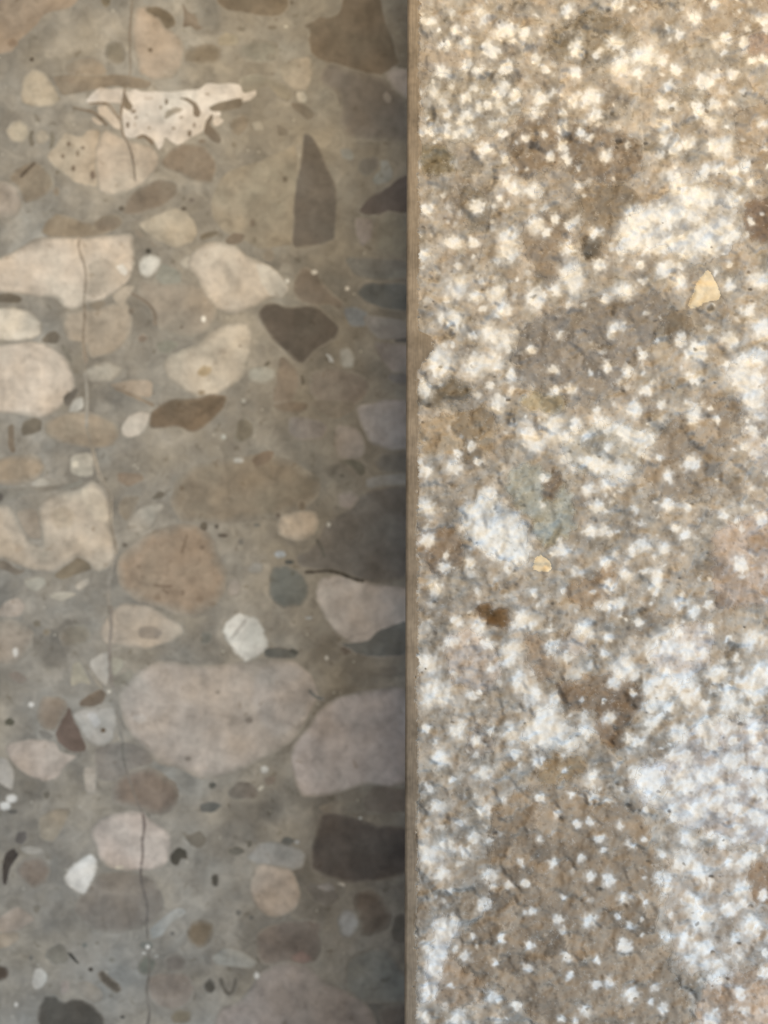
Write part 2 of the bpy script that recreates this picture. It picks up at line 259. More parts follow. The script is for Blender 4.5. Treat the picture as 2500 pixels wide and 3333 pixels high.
('I',(148,143,134),'150,300 240,285 350,320 320,350 200,345'),
('I',(78,74,65),'1310,360 1370,290 1440,320 1450,390 1400,380 1370,440 1320,420'),
('I',(108,100,88),'1410,190 1480,200 1550,160 1600,250 1540,310 1460,270'),
('I',(112,100,82),'1440,960 1480,880 1560,850 1650,890 1640,980 1590,1050 1530,1075 1460,1020','small olive brown oval pebble near the bottom'),
('I',(143,145,142),'1150,930 1250,840 1340,770 1420,760 1440,810 1320,880 1250,980 1170,1010'),
('I',(150,139,127),'-60,880 130,740 250,820 270,860 160,930 40,960 -60,940'),
('I',(140,130,115),'-60,965 150,945 150,1010 60,1070 -60,1080'),
('I',(80,70,60),'-60,1190 50,1220 75,1270 40,1320 -60,1340'),
('I',(172,170,163),'250,1300 270,1240 310,1220 360,1270 370,1320 310,1390 260,1390 245,1340'),
('I',(78,75,69),'300,1520 340,1450 420,1430 480,1490 540,1470 640,1470 720,1520 800,1600 820,1720 300,1720 290,1630','dark grey pebble cut off by the bottom of the picture'),
('I',(62,60,54),'520,1100 550,1110 620,1200 590,1190 530,1130'),
('I',(85,80,72),'750,1270 790,1240 850,1300 920,1350 940,1400 900,1425 850,1390 780,1330'),
('I',(122,117,106),'370,1080 480,1030 530,1110 520,1190 420,1200 350,1140'),
('I',(108,112,104),'1060,1200 1130,1120 1210,1180 1180,1260 1090,1280'),
('I',(130,121,112),'1150,1280 1420,1260 1500,1350 1480,1480 1350,1560 1180,1500 1140,1380'),
('I',(110,104,97),'1260,1150 1370,1110 1430,1170 1420,1240 1300,1260'),
('I',(78,76,70),'1575,1340 1620,1300 1659,1340 1640,1420 1590,1410'),
('I',(115,108,92),'1310,1600 1380,1540 1480,1560 1470,1640 1350,1659'),
('I',(140,137,130),'590,1340 680,1330 800,1420 760,1500 640,1450'),
('I',(140,132,125),'470,1330 530,1320 540,1400 470,1440'),
('J',(68,62,57),'920,40 1040,30 1200,60 1300,100 1370,140 1440,130 1640,150 1640,480 1490,530 1300,560 1150,570 1020,530 920,500 860,440 860,330 870,270 910,180','very dark brown pebble against the lower step edge'),
('J',(130,127,121),'350,380 450,270 560,250 700,280 820,340 800,440 720,470 600,440 460,430'),
('J',(146,133,119),'400,500 470,420 600,450 720,470 760,600 780,700 720,790 600,830 500,820 430,740 390,620'),
('J',(102,93,85),'450,960 560,890 700,870 860,850 940,890 940,1080 890,1180 780,1200 680,1170 560,1200 470,1190 440,1060'),
('J',(110,92,84),'690,1160 780,1080 880,1150 800,1200'),
('J',(76,68,60),'1200,650 1310,620 1400,680 1480,830 1460,900 1340,970 1240,970 1230,830 1190,740'),
('J',(62,60,56),'1500,840 1560,800 1640,850 1640,1030 1500,1040 1480,960'),
('J',(115,113,110),'1060,850 1120,770 1200,800 1230,890 1170,990 1090,980'),
('J',(88,84,78),'820,590 860,560 1080,640 1070,700 980,760 880,700 820,620'),
('J',(108,104,100),'890,600 1000,560 1060,620 980,640'),
('J',(150,150,145),'1050,570 1120,570 1120,605'),
('J',(121,112,105),'480,1250 560,1210 700,1180 850,1220 960,1330 1100,1400 1260,1480 1340,1580 1380,1720 100,1720 150,1540 300,1500 400,1380'),
('J',(82,78,70),'30,1350 80,1310 125,1370 100,1420 45,1410'),
('J',(82,83,80),'1150,1150 1300,1080 1450,1080 1520,1180 1560,1260 1640,1300 1640,1480 1400,1490 1250,1480 1130,1400 1130,1250'),
('J',(70,66,62),'1380,1540 1640,1500 1640,1720 1420,1720'),
('J',(133,132,125),'90,1140 200,1060 350,1110 450,1180 400,1230 250,1210 120,1200'),
]
# small round spots: (tile, x, y, rx, ry, colour)
SPOT = [
('A',530,1110,18,22,(135,115,92)),('A',485,1205,16,20,(135,115,92)),('A',565,1300,18,26,(128,108,86)),('A',640,1140,18,14,(132,112,90)),('A',600,1185,14,28,(145,124,100)),('A',715,1350,22,36,(132,112,92)),
('A',435,1475,26,34,(135,120,100)),('A',1030,860,22,18,(150,130,108)),('A',1050,905,14,14,(150,130,108)),('A',1400,905,20,10,(165,146,122)),('A',1340,990,16,12,(160,140,116)),('A',1500,965,14,18,(150,130,108)),('A',1600,725,20,10,(170,150,126)),('A',1150,985,14,10,(165,146,122)),('A',1240,830,12,16,(160,140,116)),('A',1150,760,40,14,(196,178,156)),('A',1560,1090,30,14,(140,122,100)),('A',245,460,20,20,(80,68,52)),('A',1160,385,20,18,(112,95,73)),('A',550,620,32,28,(140,122,100)),('A',95,330,40,36,(140,118,95)),('A',285,440,0,0,(0,0,0)),
('A',940,1610,24,24,(105,92,75)),('A',1420,1610,22,16,(112,98,80)),('A',1480,1545,28,24,(118,105,90)),
('B',320,220,36,22,(132,118,96)),('B',560,212,36,16,(125,110,88)),('B',710,20,16,18,(98,84,66)),('B',665,205,18,10,(205,188,158)),('B',545,440,40,30,(130,118,98)),('B',660,1385,22,26,(112,98,78)),('B',590,150,16,14,(130,116,94)),
('C',1145,395,26,24,(72,66,54)),('C',1015,860,24,26,(125,112,95)),('C',1100,1070,38,34,(130,114,97)),('C',1400,985,15,15,(130,116,98)),('C',1570,920,20,26,(215,205,185)),('C',1555,1490,30,24,(150,132,106)),
('D',180,1170,34,24,(172,156,134)),('D',310,1130,14,10,(150,132,110)),('D',675,628,20,20,(222,212,192)),('D',885,560,26,20,(228,218,198)),('D',1140,685,18,18,(175,172,158)),('D',410,180,24,32,(130,113,92)),('D',425,310,18,28,(132,118,96)),('D',530,430,44,48,(130,117,98)),('D',340,1550,18,18,(165,158,142)),
('E',965,1125,22,18,(103,96,84)),('E',1405,685,18,22,(118,102,82)),('E',1575,980,24,30,(108,97,80)),('E',1560,1140,20,20,(118,100,82)),('E',1070,1290,20,18,(128,110,90)),('E',1410,1490,18,26,(126,107,87)),('E',1215,1530,30,28,(134,115,94)),('E',1540,1540,34,28,(132,113,92)),('E',1100,1370,18,22,(134,116,96)),('E',720,1000,16,20,(155,138,116)),('E',150,1145,34,28,(168,153,133)),
('F',995,965,16,20,(168,168,162)),('F',185,290,22,20,(176,171,156)),('F',300,470,44,24,(166,161,149)),('F',620,1195,46,28,(152,154,152)),('F',180,1050,42,20,(84,74,62)),('F',30,980,28,28,(92,82,68)),('F',130,980,18,18,(95,87,74)),('F',320,1100,26,26,(110,103,92)),('F',790,820,24,34,(98,86,70)),('F',910,810,18,22,(93,86,74)),('F',605,895,20,24,(100,88,74)),('F',690,1255,40,20,(72,72,65)),('F',1100,590,24,18,(84,77,67)),('F',440,970,28,16,(112,106,94)),
('G',120,410,24,38,(195,190,180)),('G',240,815,26,22,(202,200,192)),('G',90,1540,46,34,(206,203,196)),('G',40,1595,44,34,(216,213,206)),('G',100,1640,40,20,(95,92,86)),('G',795,1012,22,20,(100,84,63)),('G',355,1510,30,32,(98,95,86)),('G',285,190,30,26,(122,115,100)),('G',360,255,28,24,(130,122,106)),('G',1450,1230,28,22,(125,117,107)),('G',1640,1435,26,20,(92,90,82)),('G',840,712,18,16,(190,184,170)),
('H',980,455,16,18,(168,168,163)),('H',840,145,30,14,(138,138,133)),('H',95,1440,24,22,(92,90,82)),('H',380,935,34,28,(122,112,101)),('H',1475,320,20,18,(70,70,66)),('H',140,720,20,20,(138,128,116)),
('I',700,1238,20,18,(62,60,55)),('I',655,1050,24,20,(112,112,105)),('I',865,1165,24,20,(108,107,100)),('I',1140,1065,18,18,(204,206,202)),('I',1110,1112,16,10,(176,178,174)),('I',1205,1135,18,12,(152,154,150)),('I',125,1510,16,20,(204,206,202)),('I',1130,1050,60,40,(100,102,97)),('I',945,1605,20,14,(82,80,74)),('I',240,1150,18,22,(105,104,98)),('I',1330,960,18,14,(112,112,108)),
('J',120,550,30,50,(72,68,60)),('J',280,325,66,34,(92,90,82)),('J',300,800,24,24,(92,90,84)),('J',400,840,20,20,(92,90,84)),('J',680,250,48,32,(95,93,86)),('J',440,1285,22,28,(218,220,218)),('J',750,255,22,16,(150,147,142)),('J',1240,70,14,12,(130,130,126)),('J',385,270,20,28,(100,98,90)),
]
# veins: (tile, colour, width, centre line)
VEIN = [
('A',(146,128,105),14,'1005,330 1000,420 1010,540 985,640 962,690'),
('C',(160,146,126),20,'655,715 648,760 650,805'),('C',(142,130,112),20,'662,1255 652,1300 655,1335'),
('E',(146,134,116),20,'668,215 690,300 716,395'),('E',(138,130,118),22,'898,1185 880,1260 850,1345'),
('G',(140,133,124),18,'868,675 880,720 885,785'),('G',(118,112,104),18,'968,1295 1000,1400 1050,1540 1098,1650'),
('I',(108,105,99),16,'1130,875 1140,1000 1150,1140 1152,1295'),
('A',(140,122,100),26,'1020,-60 1012,150 1000,250 1005,330'),
('A',(135,117,95),22,'962,690 950,790 935,860 932,930 945,1040 1000,1120 1030,1250 1045,1400'),
('A',(128,110,88),26,'560,830 640,850 720,860 770,910 830,970'),
('A',(128,110,88),22,'690,800 770,795 840,800 880,860 930,930'),
('C',(158,142,122),26,'612,290 605,380 650,490 668,600 655,720'),
('C',(140,125,106),28,'650,800 655,900 640,1060 650,1150 662,1260'),
('C',(150,142,128),24,'655,1330 670,1450 672,1600 668,1760'),
('C',(128,113,95),34,'1010,720 1120,780 1180,840 1200,900 1195,970'),
('C',(140,124,104),30,'880,1450 1000,1500 1110,1550 1190,1590'),
('E',(140,130,114),28,'715,390 745,520 780,620 848,720 855,850 848,950 880,1080 900,1190'),
('E',(132,126,116),30,'850,1340 835,1420 832,1510 845,1620 862,1750'),
('G',(138,128,118),24,'862,60 862,210 842,400 850,600 870,680'),
('G',(130,125,117),24,'885,780 900,860 920,950 930,1040 952,1110'),
('G',(112,108,100),28,'948,1100 945,1200 970,1300'),
('G',(140,134,122),26,'590,420 660,500 720,600 790,690'),
('I',(118,106,99),28,'1100,30 1120,130 1095,250 1105,350 1090,440'),
('I',(102,97,92),24,'1088,450 1085,530 1105,620 1130,700 1142,800 1130,880'),
('I',(102,98,92),24,'1152,1290 1130,1380 1140,1500 1160,1560 1130,1720'),
('F',(58,52,43),34,'810,1332 900,1330 1000,1318 1100,1345 1200,1390 1270,1400'),
('E',(126,107,87),26,'1180,1430 1260,1442 1330,1440'),
('E',(128,109,88),26,'1445,1040 1420,1130 1400,1190'),
('E',(126,107,87),22,'1250,1460 1300,1500'),
('J',(90,85,76),38,'160,1300 180,1370 220,1430 260,1410 280,1300'),
('F',(88,84,74),24,'900,1080 940,1140 965,1220'),
('H',(96,95,90),30,'840,700 900,760 960,770'),
]
# hammered slab: (tile, apparent colour, share of white bruising, outline, optional label)
CLAST = [
('P',(152,133,105),.35,'640,200 760,80 900,40 1050,120 1080,200 1000,260 900,300 780,290 680,260'),
('P',(186,161,128),.35,'1300,-300 1959,-300 1959,300 1560,250 1450,160 1330,130'),
('P',(168,140,113),.1,'1560,190 1659,130 1959,120 1959,260 1600,260'),
('P',(192,170,141),.3,'90,190 220,200 300,260 250,320 170,330 90,300'),
('P',(182,164,137),.5,'110,330 300,300 520,330 560,450 520,560 380,620 200,640 110,560'),
('P',(144,123,97),.35,'520,540 640,480 700,560 780,560 900,560 1000,600 1100,640 1090,780 1000,830 850,810 740,820 650,760 560,800 480,740'),
('P',(205,192,173),.8,'1230,800 1300,770 1420,820 1520,900 1550,1080 1430,1190 1260,1180 1190,1080 1100,1130 960,1130 1000,1000 1080,920 1180,900','heavily bruised whitish stone on the rough upper slab'),
('P',(150,130,105),.15,'560,1000 640,940 740,960 780,1060 800,1150 760,1240 660,1260 600,1180 540,1100'),
('P',(150,130,103),.2,'800,820 1060,830 1080,920 1000,980 930,1100 860,1180 800,1100 820,980'),
('P',(108,94,75),.1,'800,1090 900,1060 920,1140 850,1190'),
('P',(145,131,113),.25,'740,1400 860,1330 1000,1330 1150,1290 1200,1380 1180,1480 1110,1600 1080,1659 960,1750 870,1830 760,1810 640,1760 520,1720 510,1560 600,1420'),
('P',(134,110,86),.1,'1540,900 1659,890 1959,900 1959,1090 1560,1100'),
('P',(176,153,123),.3,'1480,520 1659,440 1959,440 1959,860 1560,800 1540,680'),
('P',(136,119,96),.2,'1200,1380 1310,1390 1330,1500 1250,1540 1180,1500'),
('P',(142,124,92),.3,'90,640 160,630 260,720 240,800 90,800'),
('P',(150,132,106),.2,'270,880 320,830 400,900 410,1010 330,1060 280,1000'),
('P',(168,150,126),.2,'640,760 740,740 800,820 760,900 690,900 600,860'),
('P',(163,146,120),.2,'1230,400 1330,360 1400,420 1370,480 1280,470'),
('Q',(118,104,83),.2,'75,200 200,180 330,210 320,280 210,300 75,320'),
('Q',(160,139,110),.15,'75,390 180,340 300,330 430,330 440,480 380,560 230,540 75,480'),
('Q',(162,145,113),.1,'540,260 620,240 720,260 760,320 700,350 580,330'),
('Q',(160,156,139),.4,'480,560 700,600 800,760 780,900 640,960 580,800 470,700'),
('Q',(205,205,200),.75,'270,760 400,700 520,760 560,850 610,960 560,1030 440,1000 350,960 280,860','white bruised stone above the small yellow chip'),
('Q',(190,180,162),.6,'700,480 900,360 1150,420 1180,480 1050,600 1000,640 800,620'),
('Q',(158,141,119),.15,'1200,420 1260,330 1420,280 1540,260 1560,310 1440,440 1440,560 1400,680 1330,740 1200,720 1120,640 1080,560 1130,480','smooth taupe stone with few bruises right of the middle'),
('Q',(196,181,162),.6,'1480,100 1659,60 1959,60 1959,640 1560,600 1560,320 1480,200'),
('Q',(178,158,138),.25,'1420,880 1560,800 1659,780 1959,780 1959,1240 1560,1200 1420,1240 1410,1000'),
('Q',(128,111,91),.1,'640,660 700,560 740,640 700,760 640,720'),
('Q',(143,124,102),.2,'75,860 260,850 300,960 250,1060 130,1050 75,960'),
('Q',(158,136,110),.25,'720,1130 860,1090 960,1000 1000,1080 920,1200 800,1220'),
('Q',(150,131,109),.15,'540,1340 650,1330 720,1500 640,1560 590,1480'),
('Q',(180,166,151),.3,'210,1340 330,1290 420,1400 480,1480 400,1600 280,1580 200,1480'),
('Q',(180,167,152),.35,'680,1380 760,1310 840,1330 860,1400 760,1440'),
('Q',(200,190,180),.65,'1120,1400 1250,1300 1400,1250 1420,1450 1300,1560 1130,1500'),
('Q',(132,115,95),.2,'730,1560 860,1500 1100,1560 1120,1680 740,1680'),
('R',(121,104,85),.15,'860,250 1000,140 1110,160 1100,230 1020,330 1000,400 930,420 880,340'),
('R',(123,106,87),.1,'700,120 830,130 860,200 780,250 720,200'),
('R',(190,182,175),.7,'1030,560 1120,470 1200,440 1330,300 1659,270 1959,270 1959,800 1540,860 1400,800 1260,770 1180,700 1060,640','large whitish stone covered in bruises by the right edge'),
('R',(215,217,222),.7,'1030,570 1130,480 1200,520 1200,640 1130,660'),
('R',(141,128,111),.15,'400,960 420,680 520,620 640,560 760,620 940,600 1010,680 1100,740 1160,900 1180,1060 1150,1250 1250,1420 1320,1659 1330,1959 760,1959 600,1600 400,1500 250,1430 180,1330 300,1250 400,1150','very large brown stone across the lower right'),
('R',(146,131,113),.15,'190,1330 300,1420 420,1520 300,1600 160,1580 140,1450 190,1380'),
('R',(141,123,97),.15,'640,460 830,440 850,520 760,580 600,570'),
('R',(201,199,195),.7,'110,1500 130,1300 190,1160 270,1170 270,1260 200,1320 190,1460 150,1560 75,1560','white bruised streak stone beside the smooth margin'),
('R',(195,190,180),.6,'560,300 640,230 720,210 740,320 860,330 880,360 800,430 650,430 560,380'),
('R',(184,174,161),.55,'1180,900 1500,860 1659,900 1959,900 1959,1420 1300,1450 1250,1400 1200,1150'),
('R',(176,157,137),.3,'1330,1450 1659,1400 1959,1400 1959,1959 1330,1959'),
('R',(142,121,98),.15,'1560,960 1659,930 1959,930 1959,1120 1580,1140'),
('R',(152,142,130),.2,'300,320 420,330 440,450 300,460'),
('Q',(122,94,62),.12,'330,1210 400,1180 440,1220 500,1240 510,1290 460,1310 390,1290','rusty brown elongated pebble on the rough slab'),
('P',(232,208,168),.0,'1300,1392 1330,1290 1370,1225 1400,1220 1430,1270 1452,1345 1380,1360 1340,1390','pale yellow triangular chip, the larger of two'),
('Q',(228,203,163),.0,'598,1042 620,985 650,975 692,1022 680,1052 640,1057','pale yellow triangular chip, the smaller of two'),
]
# hammer bruises: tile -> x y radius
MARK = {
'P':'133 88 25,180 130 9,205 195 22,255 135 20,300 185 25,370 60 25,465 145 35,500 130 25,560 145 30,510 185 15,430 235 28,400 215 25,475 295 28,305 290 20,355 315 20,190 320 25,445 410 28,300 435 20,520 430 28,395 475 18,300 515 30,300 590 30,255 600 20,465 600 20,150 580 25,620 265 25,660 315 20,800 215 32,885 250 12,980 185 35,1000 290 38,1080 250 25,1130 240 40,1180 265 25,1080 320 25,800 330 25,860 430 35,785 450 25,640 440 30,610 510 25,735 570 28,570 620 18,740 650 25,820 600 20,750 715 22,680 705 18,385 665 28,480 710 20,930 690 25,880 520 28,1190 460 30,1230 480 20,1200 560 30,1190 630 25,1240 670 30,1300 640 25,1340 490 30,1400 540 28,1420 470 25,1460 660 35,1410 650 25,1380 370 32,1510 335 20,1470 170 25,1250 320 25,1215 385 18,1330 80 28,1260 150 22,985 20 25,760 40 25,1050 35 15,1420 10 15,1640 90 30,1550 200 22,1590 270 18,1640 265 18,1640 550 20,1560 740 25,1500 770 25,1430 760 25,1380 760 25,1590 820 20,600 855 32,520 850 28,480 820 20,450 890 15,620 1010 35,665 1045 18,700 985 20,760 1015 20,500 1060 38,495 1130 38,240 1090 30,330 1090 25,345 930 30,120 940 25,110 1150 25,255 1295 50,430 1315 35,470 1390 30,225 1430 45,610 1345 40,340 1330 25,375 1390 18,430 1510 45,330 1510 18,190 1620 45,780 1260 55,700 1300 25,760 1120 35,880 1045 25,900 1190 25,1060 960 40,1110 1000 40,1040 1040 45,1110 1095 45,1180 1120 30,1230 960 40,1160 960 30,1250 820 35,1310 870 45,1380 890 35,1400 1090 40,1300 1130 30,1225 1090 30,1465 1085 22,1510 1060 25,1585 992 18,1200 1200 35,1260 1270 30,1085 1190 20,1020 1310 40,925 1345 22,965 1475 22,1100 1595 18,595 1580 15,1265 1525 25,1340 1575 38,1490 1530 28,1560 1620 35,1620 1600 30,1580 1400 30,1630 1260 40,1640 1480 40,1480 1280 20,1490 1190 15,1470 1640 15,940 1650 20',
'Q':'185 120 45,120 225 35,340 120 45,420 110 40,460 20 40,500 160 25,690 140 20,595 50 15,410 210 18,450 295 35,770 235 22,700 240 20,1035 150 25,940 130 18,860 155 12,1105 75 15,1340 50 35,1320 175 28,1110 235 25,1495 20 28,1550 100 28,1610 80 30,1560 190 60,1590 260 50,1330 350 32,1180 305 15,1400 320 12,1430 365 14,910 370 30,1060 320 30,1020 430 40,1110 450 40,940 490 18,690 400 45,600 450 45,800 390 28,740 440 25,840 440 20,320 485 18,260 515 18,355 560 15,100 600 30,250 580 35,130 600 20,750 540 28,850 550 30,900 580 35,1000 610 35,660 630 18,850 680 30,940 660 25,900 760 30,120 770 35,410 700 35,130 905 30,210 1030 25,210 980 15,325 1015 20,380 880 45,500 860 50,440 950 45,560 980 30,340 770 40,690 970 10,740 960 30,860 870 30,920 870 22,800 1050 25,930 1010 25,1100 930 30,1060 960 22,1305 565 35,1170 540 15,1210 620 25,1215 745 28,1300 770 15,1290 890 28,1245 855 18,1200 950 28,1460 800 20,1630 810 28,1535 1020 30,945 1120 28,1165 1080 30,1150 1130 25,1030 1065 25,610 1150 18,740 1135 15,160 1130 30,260 1275 22,360 1305 30,540 1270 40,600 1290 25,235 1370 25,405 1380 25,500 1400 40,130 1470 45,165 1600 50,320 1610 15,360 1600 10,550 1560 40,600 1620 35,690 1390 30,760 1440 25,830 1310 40,940 1200 30,1000 1190 25,950 1350 20,1085 1280 20,930 1420 20,1020 1490 45,970 1550 20,1180 1380 45,1270 1200 28,1240 1330 30,1300 1400 35,1370 1420 22,1390 1200 20,1330 1230 25,1400 1310 20,1480 1355 14,1520 1440 18,1440 1510 30,1600 1350 40,1640 1500 50,1580 1570 45,1200 1530 35,1260 1560 30,1330 1580 35,1150 1600 35,1500 1620 30',
'R':'330 185 20,360 165 10,155 190 50,210 180 25,250 90 15,410 60 18,500 20 35,540 110 35,600 170 30,700 210 25,660 270 45,600 340 40,700 330 40,770 400 25,640 380 30,840 340 28,120 330 18,255 340 28,350 390 18,415 340 18,510 360 35,520 440 25,180 460 35,630 480 25,740 522 12,880 540 22,370 530 35,240 560 15,180 680 30,130 600 20,270 755 18,210 860 28,300 890 25,340 820 28,150 900 45,195 980 25,400 995 30,380 700 25,775 630 14,635 640 20,870 640 25,715 715 18,800 760 16,630 825 15,695 935 20,545 930 14,860 995 22,940 1010 28,990 765 18,900 830 20,920 880 12,820 910 15,1020 1095 25,985 1175 12,1110 1110 10,860 1190 30,720 1190 20,735 1240 16,575 1030 14,490 1030 18,380 1115 28,600 1155 18,735 1090 14,1040 1215 16,1010 1310 30,755 1360 20,890 1370 14,455 1280 20,430 1385 14,330 1270 14,580 1405 18,590 1310 20,295 1360 25,230 1490 14,770 1440 14,890 1480 20,950 1470 20,1050 1530 30,840 1600 25,730 1640 15,1190 1590 22,1130 1565 15,410 1540 25,530 1580 20,450 1560 15,270 1640 30,120 1640 30,140 1520 35,160 1420 30,150 1340 35,200 1240 40,245 1200 30,1205 1270 25,1185 900 15,1180 1010 28,1035 375 20,1080 390 25,1060 80 18,1055 170 14,950 285 28,920 210 10,1020 60 35,970 110 20,1150 130 35,1140 220 40,1180 180 25,1250 110 30,1210 240 25,1290 190 25,1140 300 28,1175 275 18,1250 355 42,1370 335 42,1430 90 30,1470 150 28,1480 220 35,1560 260 35,1600 330 30,1505 385 16,1600 385 14,1295 460 30,1500 485 35,1610 450 25,1640 550 30,1560 540 25,1380 540 40,1290 590 40,1250 580 25,1140 560 60,1170 640 40,1080 540 35,1230 710 35,1320 720 45,1350 690 30,1510 690 25,1500 620 25,1610 730 40,1600 620 25,1300 835 35,1480 840 30,1560 930 25,1290 930 40,1350 960 35,1200 1000 25,1320 1120 40,1360 1190 45,1290 1280 30,1480 1140 30,1600 1220 40,1550 1050 30,1640 1080 20,1380 1320 35,1330 1380 30,1450 1450 40,1540 1520 25,1400 1640 40,1560 1600 15,1640 1430 25,1100 830 12,1040 850 18,1600 160 45,1640 100 40,1380 220 20'}
# fine dark cracks on the hammered slab: (tile, centre line)
CRACK = [('P','430,800 415,900 400,1010 370,1120 340,1250 310,1380 262,1500'),('P','1090,360 1092,440 1108,600 1112,680 1095,790'),
 ('Q','1300,490 1350,495 1390,525'),('Q','1420,640 1400,760 1345,860'),('P','1480,180 1540,160 1659,110'),('R','390,950 412,820 420,690')]
# dark pits: tile -> x y radius
PIT = {'P':'155 720 16,80 540 14,850 1150 22,960 510 16,990 635 16,1225 490 16,940 40 10,1450 310 10,1555 430 14,1400 1385 16,1050 830 10,1150 1445 9,120 1380 10,1110 640 10,980 660 9,700 730 8,1580 1300 10',
 'Q':'1095 1225 22,225 655 16,1500 550 10,1555 1300 10,105 380 9,670 910 12,515 1048 12,160 1330 14,1010 1245 12,1180 410 12,560 755 14,1260 1080 8,490 280 12,130 305 16,690 1195 9,120 1490 8',
 'R':'900 1050 18,820 1105 10,1030 680 12,110 1275 12,1345 1210 14,1410 1000 12,1530 1300 12,1060 235 16,1120 930 9,1580 1130 14,430 800 12,240 300 8,1410 1340 10,980 580 10'}
# ------------------------------------------------------------------ how much light each place gets (measured on a grey model), to read surface colours off the photo
def light_at(px, py, lut, x0, x1):
    if lut is None: return np.ones(np.shape(px) + (3,))
    a = np.array(lut, float); ny, nx = a.shape[:2]
    fx = np.clip((np.asarray(px) - x0) / (x1 - x0), 0, 1) * (nx - 1); fy = np.clip(np.asarray(py) / 3333.0, 0, 1) * (ny - 1)
    i = np.minimum(fx.astype(int), nx - 2); j = np.minimum(fy.astype(int), ny - 2); u = (fx - i)[..., None]; v = (fy - j)[..., None]
    return a[j, i] * (1-u) * (1-v) + a[j, i+1] * u * (1-v) + a[j+1, i] * (1-u) * v + a[j+1, i+1] * u * v
def albedo_low(px, py, c):
    return np.clip(lin(c) / light_at(np.float64(px), np.float64(py), LUT_LOW, 0, 1310), 0.02, 0.85)

# ------------------------------------------------------------------ materials
def nodes_of(name):
    m = bpy.data.materials.new(name); m.use_nodes = True; nt = m.node_tree
    b = nt.nodes['Principled BSDF']; return m, nt, b
def add(nt, t, **kw):
    n = nt.nodes.new(t)
    for k, v in kw.items(): setattr(n, k, v)
    return n
def noise(nt, co, scale, detail=4, rough=.6, dist=0):
    n = add(nt, 'ShaderNodeTexNoise'); n.inputs['Scale'].default_value = scale; n.inputs['Detail'].default_value = detail
    n.inputs['Roughness'].default_value = rough; n.inputs['Distortion'].default_value = dist; nt.links.new(co, n.inputs['Vector']); return n
def ramp(nt, fac, stops):
    r = add(nt, 'ShaderNodeValToRGB'); e = r.color_ramp.elements
    while len(e) < len(stops): e.new(0.5)
    for k, (p, c) in zip(e, stops): k.position = p; k.color = tuple(c) + (1,) if len(c) == 3 else c
    nt.links.new(fac, r.inputs[0]); return r
def mix(nt, a, b, fac, mode='MIX'):
    m = add(nt, 'ShaderNodeMix', data_type='RGBA', blend_type=mode)
    for s, v in ((m.inputs[0], fac), (m.inputs[6], a), (m.inputs[7], b)):
        if isinstance(v, (int, float)): s.default_value = v
        elif isinstance(v, tuple): s.default_value = v if len(v) == 4 else v + (1,)
        else: nt.links.new(v, s)
    return m.outputs[2]
def g(v): return (v, v, v)
GREY = (0.4, 0.4, 0.4, 1)

def finish(nt, b, colour, rough, bump_h=None, bump_d=0.00005):
    b.inputs['Roughness'].default_value = rough; b.inputs['Specular IOR Level'].default_value = 0.25
    if CAL: b.inputs['Base Color'].default_value = GREY; b.inputs['Specular IOR Level'].default_value = 0.0; return
    nt.links.new(colour, b.inputs['Base Color'])
    if bump_h is not None:
        bp = add(nt, 'ShaderNodeBump'); bp.inputs['Distance'].default_value = bump_d; bp.inputs['Strength'].default_value = .6
        nt.links.new(bump_h, bp.inputs['Height']); nt.links.new(bp.outputs[0], b.inputs['Normal'])

def mat_pebble():
    m, nt, b = nodes_of('polished_pebble')
    geo = add(nt, 'ShaderNodeNewGeometry'); co = geo.outputs['Position']
    at = add(nt, 'ShaderNodeAttribute', attribute_name='tint'); c = at.outputs['Color']
    oi = add(nt, 'ShaderNodeObjectInfo')
    n1 = noise(nt, co, 160, 3, .55, .4); c = mix(nt, c, ramp(nt, n1.outputs[0], [(.28, g(.72)), (.5, g(1.0)), (.72, g(1.24))]).outputs[0], 1.0, 'MULTIPLY')
    n2 = noise(nt, co, 480, 4, .65, .5); c = mix(nt, c, ramp(nt, n2.outputs[0], [(.3, g(.82)), (.5, g(1.0)), (.72, g(1.15))]).outputs[0], 1.0, 'MULTIPLY')
    n3 = noise(nt, co, 420, 2, .5, .8)                                      # dark specks
    c = mix(nt, c, ramp(nt, n3.outputs[0], [(.66, g(1.0)), (.74, (.80, .77, .73))]).outputs[0], 1.0, 'MULTIPLY')
    n4 = noise(nt, co, 90, 2, .5)                                           # rusty and greenish clouds
    c = mix(nt, c, ramp(nt, n4.outputs[0], [(.32, (1.03, .99, .94)), (.5, g(1.0)), (.68, (.96, 1.0, 1.02))]).outputs[0], 1.0, 'MULTIPLY')
    finish(nt, b, c, .42); return m
